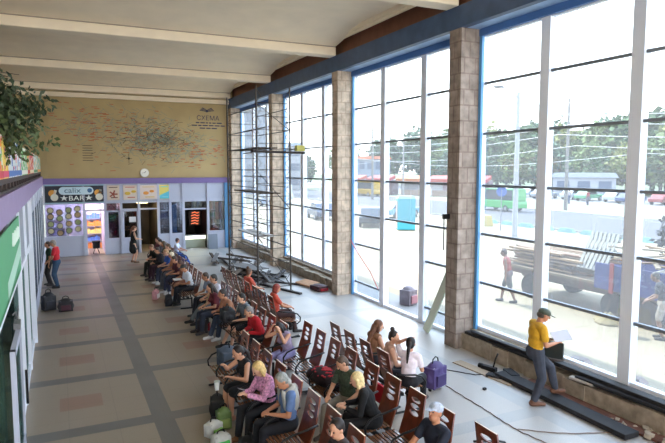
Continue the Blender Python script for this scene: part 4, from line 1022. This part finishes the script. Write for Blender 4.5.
# ------------------------------------------------------------------ outside
OUT = .36     # all outdoor colours dimmed, painting in less light than falls there
gm = mat('pale_paving', (204, 186, 152), .9, var=.06, scale=.8)
struct('ground_plaza', MB().b(9.12, 32, -40, 260, -.35, -.05), gm)
struct('ground_plaza_left', MB().b(-120, 9.12, 36, 260, -.35, -.05), gm)
struct('ground_door_step', MB().b(9.12, 10.3, 4, 31, -.05, -.01), mat('step_concrete', (176, 176, 176), .8))
struct('ground_road', MB().b(32, 46, -60, 300, -.35, -.07), mat('asphalt', (112, 108, 116), .9, var=.05, scale=.5))
struct('ground_kerb', MB().b(31.8, 32, -40, 260, -.1, .05), mat('kerb', (190, 186, 180), .9))
struct('ground_verge', MB().b(46, 58, -60, 300, -.35, -.03), mat('verge_grass', (186, 184, 150), .95, var=.15, scale=.6))
struct('ground_carpark', MB().b(58, 84, -60, 300, -.35, -.05), mat('carpark', (170, 164, 160), .9))
struct('ground_far', MB().b(84, 420, -200, 420, -.35, -.04), mat('far_grass', (120, 136, 84), .95, var=.2, scale=.2))
struct('ground_far_north', MB().b(-200, 84, 260, 420, -.35, -.04), mat('far_grass', (120, 136, 84), .95))

# trees
leafm = [mat('leaf_mid', (140, 160, 86), .8, var=.3, scale=.8), mat('leaf_deep', (104, 134, 80), .8, var=.3, scale=.8), mat('leaf_yellow', (176, 178, 96), .8, var=.25, scale=.8), mat('leaf_blue', (112, 140, 104), .8, var=.2)]
barkm = mat('tree_bark', (92, 80, 66), .9)
def crown(seed, m, rad, z, n=900, size=.9):
    o = leaves('crown', m, None, (0, 0, z), rad, n, size, seed, .2, .25, .5); return o
tp = []
for q in range(4):
    t = thing('tree', 't', 'tree', (0, 0, -.05))
    MB().tube([(0, 0, 0), (.2, .1, 4), (0, 0, 8)], [.35, .28, .12]).build('trunk', barkm, t)
    c = crown(q+11, leafm[q], (4.2, 4.2, 5.0), 7.2, 1700, 1.0); c.parent = t; tp.append(t)
kinds = ['mid green', 'deep green', 'yellow green', 'blue green']
i = 0; rnd = random.Random(9)
spots = []
for k in range(30):
    t = k/29; spots.append((92+rnd.uniform(-4, 6), 34+t*96, rnd.uniform(.92, 1.2)))
for k in range(20):
    t = k/19; spots.append((84+rnd.uniform(-2, 2), 34+t*80, rnd.uniform(.5, .8)))
for x, y, s_ in ((70, 140, .9), (60, 150, .8), (56, 170, 1.0), (76, 128, 1.0), (50, 120, .6), (47, 128, .7), (38, 140, .7), (30, 120, .8), (82, 122, 1.15)): spots.append((x, y, s_))
for x, y, s_ in spots:
    q = rnd.randrange(4)
    o = tp[q] if tp[q].get('used') is None else copy_tree(tp[q])
    tp[q]['used'] = 1
    o.location = (x, y, -.05); o.scale = (s_*1.05, s_*1.05, s_); o.rotation_euler = (0, 0, rnd.uniform(0, 6.28))
    tag(o, '%s leafy tree in the belt beyond the road' % kinds[q], 'tree', '%s trees beyond the road' % kinds[q])
for o in bpy.data.objects:
    if 'used' in o.keys(): del o['used']
# dark shrub by the truck
t = thing('shrub', 'dark shrub behind the blue truck at the right edge', 'shrub', (20.6, 13.6, 0))
MB().tube([(0, 0, 0), (0, 0, 1.5)], .06).build('stem', barkm, t)
leaves('foliage', mat('shrub_dark', (48, 48, 62), .8), t, (0, 0, 1.7), (.7, .7, .9), 500, .25, 3)['kind'] = 'stuff'

glassd = mat('car_glass', (60, 70, 84), .15)
tyre = mat('tyre', (32, 32, 34), .8)
def car(label, x, y, c, rz=90, s_=1.0, van=False, cat='car', name='parked_car'):
    r = thing(name, label, cat, (x, y, -.05), math.radians(rz))
    L, W = (4.4, 1.75) if not van else (5.4, 2.0)
    H1, H2 = (.85, 1.42) if not van else (1.1, 2.3)
    pm = mat('paint_%s' % str(c), c, .35, coat=.3)
    mb = MB(); prof = [(-L/2, .35), (L/2, .35), (L/2, .72), (L/2-.15, H1), (-L/2+.1, H1), (-L/2, .75)]
    def ext(mb, prof, w0, w1=None):
        a = [mb.bm.verts.new((x_, -w0/2, z_)) for x_, z_ in prof]; b = [mb.bm.verts.new((x_, w0/2, z_)) for x_, z_ in prof]
        n_ = len(prof); mb.bm.faces.new(a); mb.bm.faces.new(b[::-1])
        for k in range(n_): mb.bm.faces.new((a[k], b[k], b[(k+1) % n_], a[(k+1) % n_]))
    ext(mb, prof, W); mb.build('body', pm, r, bevel=.06)
    if van: pr_ = [(-L/2+.05, H1), (L/2-.9, H1), (L/2-1.35, H2), (-L/2+.1, H2)]
    else: pr_ = [(-L/2+.35, H1), (L/2-1.25, H1), (L/2-1.95, H2), (-L/2+.95, H2)]
    mb = MB(); ext(mb, pr_, W*.88); mb.build('cabin', pm, r, bevel=.05)
    mb = MB(); a = [( x_*.97, z_) for x_, z_ in pr_]
    ext(mb, [(pr_[0][0]+.16, H1+.06), (pr_[1][0]-.12, H1+.06), (pr_[2][0]-.08, H2-.12), (pr_[3][0]+.08, H2-.12)], W*.90); mb.build('window_glass', glassd, r)
    MB().quad((pr_[1][0]+.01, -W*.38, H1+.04), (pr_[1][0]+.01, W*.38, H1+.04), (pr_[2][0]+.03, W*.38, H2-.06), (pr_[2][0]+.03, -W*.38, H2-.06)).build('windscreen', glassd, r)
    for sx in (-1, 1):
        for sy in (-1, 1):
            wh = MB().cyl((sx*L*.31, sy*(W/2-.08), .33), .33, .2, 'y', 18).build('wheel', tyre, r)
            MB().cyl((sx*L*.31, sy*(W/2-.0), .33), .19, .06, 'y', 14).build('hub_cap', mat('hub_grey', (170, 172, 176), .4), wh)
    return r
cars = [(64, 62.5, (180, 186, 196), 'silver'), (66, 59.0, (235, 236, 240), 'white'), (65, 55.6, (90, 190, 130), 'bright green'), (66, 52.0, (232, 236, 240), 'white'), (64.5, 48.8, (70, 90, 150), 'navy'), (66, 45.5, (190, 60, 60), 'red'), (65, 42.3, (60, 64, 76), 'charcoal'), (66, 67, (200, 210, 220), 'pale blue'), (65, 71, (120, 130, 146), 'grey')]
for k, (x, y, c, nm) in enumerate(cars):
    car('%s parked car beyond the road, %s' % (nm, ('behind the thin lamp pole', 'left of the bright green car', 'the only bright green one', 'right of the bright green car', 'next to the red car', 'the only red one', 'near the last wide mullion', 'behind the green truck', 'behind the green truck roof')[k]), x, y, c, 10)
car('bright green box van on the road left of the street lamp', 41.6, 46.6, (52, 190, 92), 92, van=True, cat='van', name='delivery_van')
car('yellow minibus parked far off near the market', 44.5, 81, (240, 190, 40), 100, van=True, cat='minibus', name='minibus')
car('dark car beside the turquoise cabin', 21.6, 38.5, (54, 62, 80), 60)
car('pale blue car behind the turquoise cabin', 27.5, 44, (130, 190, 220), 20)
car('dark blue car far left behind the pillar', 20.5, 45.5, (58, 74, 110), 80)
car('silver blue car seen through the first window bay', 22, 62, (120, 150, 190), 100)
car('white van seen through the first window bay', 26, 72, (226, 230, 236), 100, van=True, cat='van', name='parked_van')
car('white van at the market stalls', 56, 76, (236, 236, 240), 30, van=True, cat='van', name='parked_van')

# turquoise cabin
r = thing('portable_cabin', 'turquoise portable toilet cabin standing on the plaza', 'cabin', (22.2, 34.6, -.05), math.radians(-25))
MB().b(-.62, .62, -.6, .6, .05, 2.25).build('body', mat('cabin_turq', (62, 196, 214), .5), r, bevel=.03)
MB().box((0, 0, 2.33), (1.3, 1.26, .18), taper=.8).build('roof', mat('cabin_roof', (170, 222, 226), .5), r)
MB().b(-.65, -.615, -.42, .42, .15, 2.05).build('door', mat('cabin_door', (214, 186, 176), .6), r)
MB().b(-.6, .6, -.58, .58, 0, .06).build('skid', tyre, r)

# street furniture
def pole(name, label, cat, x, y, h, r0, c, arm=None, sign=None):
    r = thing(name, label, cat, (x, y, -.05))
    MB().tube([(0, 0, 0), (0, 0, h)], [r0, r0*.6], 10).build('pole', mat('pole_%s' % str(c), c, .6), r)
    if arm:
        MB().tube([(0, 0, h-.4), (arm[0]*.5, arm[1]*.5, h+.2), (arm[0], arm[1], h+.35)], .05).build('arm', mat('pole_%s' % str(c), c, .6), r)
        MB().ell((arm[0], arm[1], h+.33), (.35, .3, .1)).build('lamp_head', mat('lamp_head_grey', (130, 134, 140), .5), r)
    if sign:
        MB().cyl((0, 0, sign[0]), .36, .04, 'y', 24).build('sign_disc', mat('sign_%s' % str(sign[1]), sign[1], .5), r)
    return r
pole('street_lamp', 'tall pale street lamp beyond the plaza edge', 'street lamp', 26.2, 28.0, 9.1, .19, (206, 208, 212), arm=(-1.2, .5))
o = pole('road_sign', 'round blue road sign on thin pole', 'road sign', 27.9, 31.2, 3.1, .05, (170, 172, 176), sign=(2.75, (60, 110, 200))); o.rotation_euler = (0, 0, -.75)
pole('utility_pole', 'grey wooden utility pole beyond the road', 'utility pole', 47.5, 43.5, 11.5, .2, (150, 144, 138))
pole('utility_pole', 'utility pole rising above the market stalls', 'utility pole', 40, 71, 11, .2, (150, 144, 138))
pole('utility_pole', 'second tall pole in the gap by the near pillar', 'utility pole', 47, 74, 9, .18, (180, 176, 170))
wirem = mat('wire_pale', (206, 206, 206), .5)
for k, (z0, z1, xo) in enumerate(((9.6, 8.4, 33), (8.6, 7.6, 33), (7.6, 7.2, 36), (6.9, 6.2, 34), (5.6, 5.6, 36), (8.0, 9.4, 40), (4.9, 5.2, 44))):
    pts = []
    for j in range(25):
        t = j/24; pts.append((xo+2*t, 120-130*t, z0+(z1-z0)*t-1.0*math.sin(PI*((t*3) % 1))+.5))
    tag(MB().tube(pts, .03, 5).build('overhead_wire', wirem), 'pale overhead wire above the road', 'wire', 'overhead wires above the road')
# low pale green fence along the kerb
r = thing('kerb_fence', 'low turquoise and white fence along the road kerb', 'fence', (31.2, 28, -.05))
mb = MB(); 
for k in range(12): mb.box((.0, -11+k*1.9, .15), (.3, 1.5, .3), taper=.6)
mb.build('barrier', mat('fence_teal', (140, 190, 190), .7, var=.3, scale=1), r)
tag(MB().box((29.2, 34.4, .35), (.9, .9, .8), taper=.8).build('yellow_bin', mat('bin_yellow', (222, 196, 110), .6)), 'yellow box bin on the plaza left of the road sign', 'bin')

# market stalls
for k in range(5):
    x, y = 45.5+k*3.0, 87-k*4.3
    c = [(232, 96, 70), (226, 70, 60), (240, 140, 60)][k % 3]
    r = thing('market_stall', 'x', 'stall', (x, y, -.05), math.radians(-56), 'market stalls with red and orange awnings')
    r['label'] = '%s awning stall in the far market row' % ['coral', 'red', 'orange'][k % 3]
    MB().b(-1.9, 1.9, -.2, 2.2, 0, 2.5).build('booth', mat('booth_%d' % (k % 3), [(210, 180, 190), (160, 130, 140), (190, 190, 200)][k % 3], .7), r)
    MB().box((0, -.6, 2.75), (4.1, 2.6, .5), (.2, 0, 0)).build('awning', mat('awning_%s' % str(c), c, .7), r)
    MB().b(-1.6, 1.6, -.9, -.3, 0, .95).build('counter', mat('stall_counter', (200, 170, 150), .7), r)
# buildings far off
def building(lab, x, y, w_, d, h, c, roofc, rz, rows=2, colsn=5, wc=(90, 110, 140)):
    r = thing('building', lab, 'building', (x, y, -.05), math.radians(rz))
    MB().b(-w_/2, w_/2, -d/2, d/2, 0, h).build('wall', mat('bw_%s' % str(c), c, .8), r)
    MB().box((0, 0, h+.3), (w_+.8, d+.8, .7), taper=.9).build('roof', mat('br_%s' % str(roofc), roofc, .8), r)
    for a in range(rows):
        for b in range(colsn):
            xx = -w_/2+w_*(b+.5)/colsn; zz = h*(a+.55)/rows
            MB().b(xx-w_/colsn*.3, xx+w_/colsn*.3, -d/2-.05, -d/2, zz-h/rows*.25, zz+h/rows*.25).build('window', mat('bwin_%s' % str(wc), wc, .3), r)
building('low shop building with orange roof behind the market', 66, 118, 9, 8, 6.5, (170, 180, 196), (226, 130, 84), -32)
building('tall grey block far behind the first window bay', 28, 100, 14, 12, 14, (176, 186, 200), (120, 124, 134), -12, 5, 5)
building('beige block behind the scaffold tower', 18, 86, 12, 12, 18, (214, 200, 180), (140, 130, 120), -8, 6, 4)
building('pale low building at the edge of the tree belt', 40, 118, 16, 10, 9, (206, 206, 210), (150, 160, 180), -20, 3, 5)
building('white shed beyond the parked cars', 76, 66, 9, 6, 3.0, (214, 216, 224), (190, 192, 200), -50, 1, 3)

# blue truck with loads
bluep = mat('truck_blue', (58, 78, 178), .5)
r = thing('flatbed_truck', 'blue sided flatbed truck loaded with timber outside', 'truck', (15.3, 12.0, -.05))
MB().b(-1.0, 1.0, -5.4, 3.4, .75, .95).b(-.5, -.35, -5.4, 3.4, .55, .75).b(.35, .5, -5.4, 3.4, .55, .75).build('chassis', mat('chassis_rust', (150, 130, 116), .8), r)
MB().b(-1.15, 1.15, -3.6, 3.6, .95, 1.03).build('bed', mat('bed_wood', (176, 156, 130), .8), r)
MB().b(-1.2, -1.15, -3.6, -.25, .88, 1.62).build('side_board', bluep, r)
MB().b(-1.2, 1.15, -3.65, -3.6, .9, 1.9).build('head_board', bluep, r)
MB().b(1.15, 1.2, -3.6, 3.6, .9, 1.55).build('side_board', bluep, r)
MB().b(-1.24, -1.2, -.9, -.78, .8, 1.66).build('strap', mat('strap_red', (214, 50, 60), .6), r)
cab = MB(); cab.box((0, -4.6, 1.5), (2.1, 1.7, 1.7)).box((0, -4.65, 2.5), (1.9, 1.4, .4)); cabo = cab.build('cab', bluep, r, bevel=.08)
MB().b(-1.07, -1.05, -5.2, -4.1, 1.55, 2.2).build('cab_window', glassd, cabo)
for y in (-4.6, -1.9, -.8, 2.4):
    for x in (-.95, .95): MB().cyl((x, y, .40), .40, .28, 'x', 22).build('wheel', tyre, r)
MB().b(-1.1, -.6, -3.4, -2.5, .4, .9).build('fuel_tank', mat('tank_grey', (120, 124, 130), .5), r)
# pallets stacked on the bed, timber bundle
pal = mat('pallet_grey', (206, 204, 196), .8)
def pallet(x, y, z, rot, lab):
    p = thing('pallet', lab, 'pallet', (x, y, z), 0, 'pallets on the flatbed truck'); p.rotation_euler = rot; p.scale = (1, .85, 1)
    mb = MB()
    for k in range(7): mb.box((0, -.52+k*.173, .06), (1.1, .11, .022))
    mb.build('deck_slats', pal, p)
    mb = MB()
    for k in (-1, 0, 1): mb.box((k*.5, 0, 0), (.1, 1.2, .09))
    mb.build('bearer', pal, p)
pallet(14.55, 12.0, 1.75, (0, math.radians(-58), 0), 'pale pallet propped upright on the truck above the blue board')
pallet(14.8, 12.15, 1.85, (0, math.radians(-60), .05), 'second pale pallet leaning behind the first')
pallet(15.6, 10.3, 1.12, (0, 0, .1), 'pallet lying flat near the front of the truck bed')
pallet(15.6, 10.3, 1.28, (0, 0, .2), 'topmost flat pallet on the truck bed')
rnd = random.Random(5)
tmb = [mat('timber_a', (206, 168, 128), .8), mat('timber_b', (176, 128, 96), .8), mat('timber_c', (222, 200, 170), .8)]
for k in range(44):
    L = rnd.uniform(2.0, 3.6); o = MB().box((0, 0, 0), (rnd.uniform(.08, .2), L, .06)).build('timber_beam', tmb[k % 3])
    lay = k//9
    o.location = (14.35+(k % 9)*.22, 13.9+rnd.uniform(-.3, .5), 1.08+lay*.12); o.rotation_euler = (rnd.uniform(-.015, .015), 0, rnd.uniform(-.06, .06))
    tag(o, 'loose timber plank in the pile on the truck', 'timber', 'timber planks piled on the truck')
for k in range(16):
    o = MB().box((0, 0, 0), (.12, rnd.uniform(1.2, 2.4), .05)).build('timber_beam', tmb[k % 3])
    o.location = (15.0+rnd.uniform(-.4, .9), 10.0+rnd.uniform(-.9, 1.2), 1.45+.07*k*.6); o.rotation_euler = (rnd.uniform(-.1, .1), 0, rnd.uniform(-1.2, 1.2))
    tag(o, 'jumbled timber plank over the flat pallets', 'timber', 'jumbled planks over the pallets')
tag(voxel(MB().cap((0, 0, .05), (0, 0, .28), .42, .06).cap((.2, .3, .03), (.2, .3, .2), .35, .06), 'sand_heap', mat('sand', (190, 170, 120), .9), None, .03), 'yellowish sand heap under the truck side', 'sand').location = (13.9, 11.0, -.06)

person('outdoor walker in red top and grey shorts crossing the plaza', (13.08, 14.2), 130, 'stand', 1.76, lean=10, skin=1, head=(10, 0, 0), feet=[(.08, .22, 0), (-.08, -.24, 0)], top=('tank', (206, 84, 70)), bottom=('shorts', (120, 120, 120)), hair=('short', (110, 80, 60)), near=False, base=-.05)
person('outdoor person in dark top and pale shorts by the truck', (13.75, 9.35), 120, 'stand', 1.74, lean=14, skin=1, head=(16, 0, 0), hands=[(.2, .35, 1.0), (-.2, .35, 1.0)], top=('tee', (60, 60, 74)), bottom=('shorts', (226, 214, 196)), hair=('short', (70, 60, 54)), near=False, base=-.05)
r = thing('work_bucket', 'grey bucket standing by the dark shirted outdoor person', 'bucket', (13.3, 9.95, -.05))
MB().cyl((0, 0, .2), .14, .4, 'z', 18, .18).build('tub', mat('bucket_grey', (186, 186, 186), .6), r); MB().tube([(-.17, 0, .4), (0, 0, .55), (.17, 0, .4)], .01).build('handle', black_m, r)
person('distant pedestrian in white top on the road verge', (56.5, 51.2), 90, 'stand', 1.75, skin=0, top=('tee', (220, 210, 220)), bottom=('trousers', (70, 90, 130)), hair=('short', (90, 70, 60)), near=False)
person('distant pedestrian in red top on the road verge', (56.0, 48.0), 90, 'stand', 1.75, skin=0, top=('tee', (190, 60, 70)), bottom=('trousers', (60, 60, 90)), hair=('short', (70, 50, 40)), near=False)
person('distant pedestrian in dark clothes near the yellow bus', (21.0, 42.0), 90, 'stand', 1.7, skin=0, top=('tee', (60, 60, 80)), bottom=('trousers', (50, 50, 80)), hair=('short', (70, 50, 40)), near=False)
for k, (x, y) in enumerate(((10.3, 8.9), (10.35, 7.6), (10.4, 6.7))):
    o = MB().box((0, 0, 0), (.35, .5, .12), (0, 0, .3), .6).build('kerb_stone', mat('kerb_pinkish', (178, 156, 150), .9)); o.location = (x, y, .05)
    tag(o, 'pinkish stone wedge outside the glass near the man in yellow', 'stone', 'stone wedges outside the window')
bag('sandbag', 'grey and pink rubble sack in the open doorway', 'sack', (9.9, 15.2, -.01), (.5, .5, .6), (150, 140, 150), 20, handle=False, c2=(214, 150, 160))
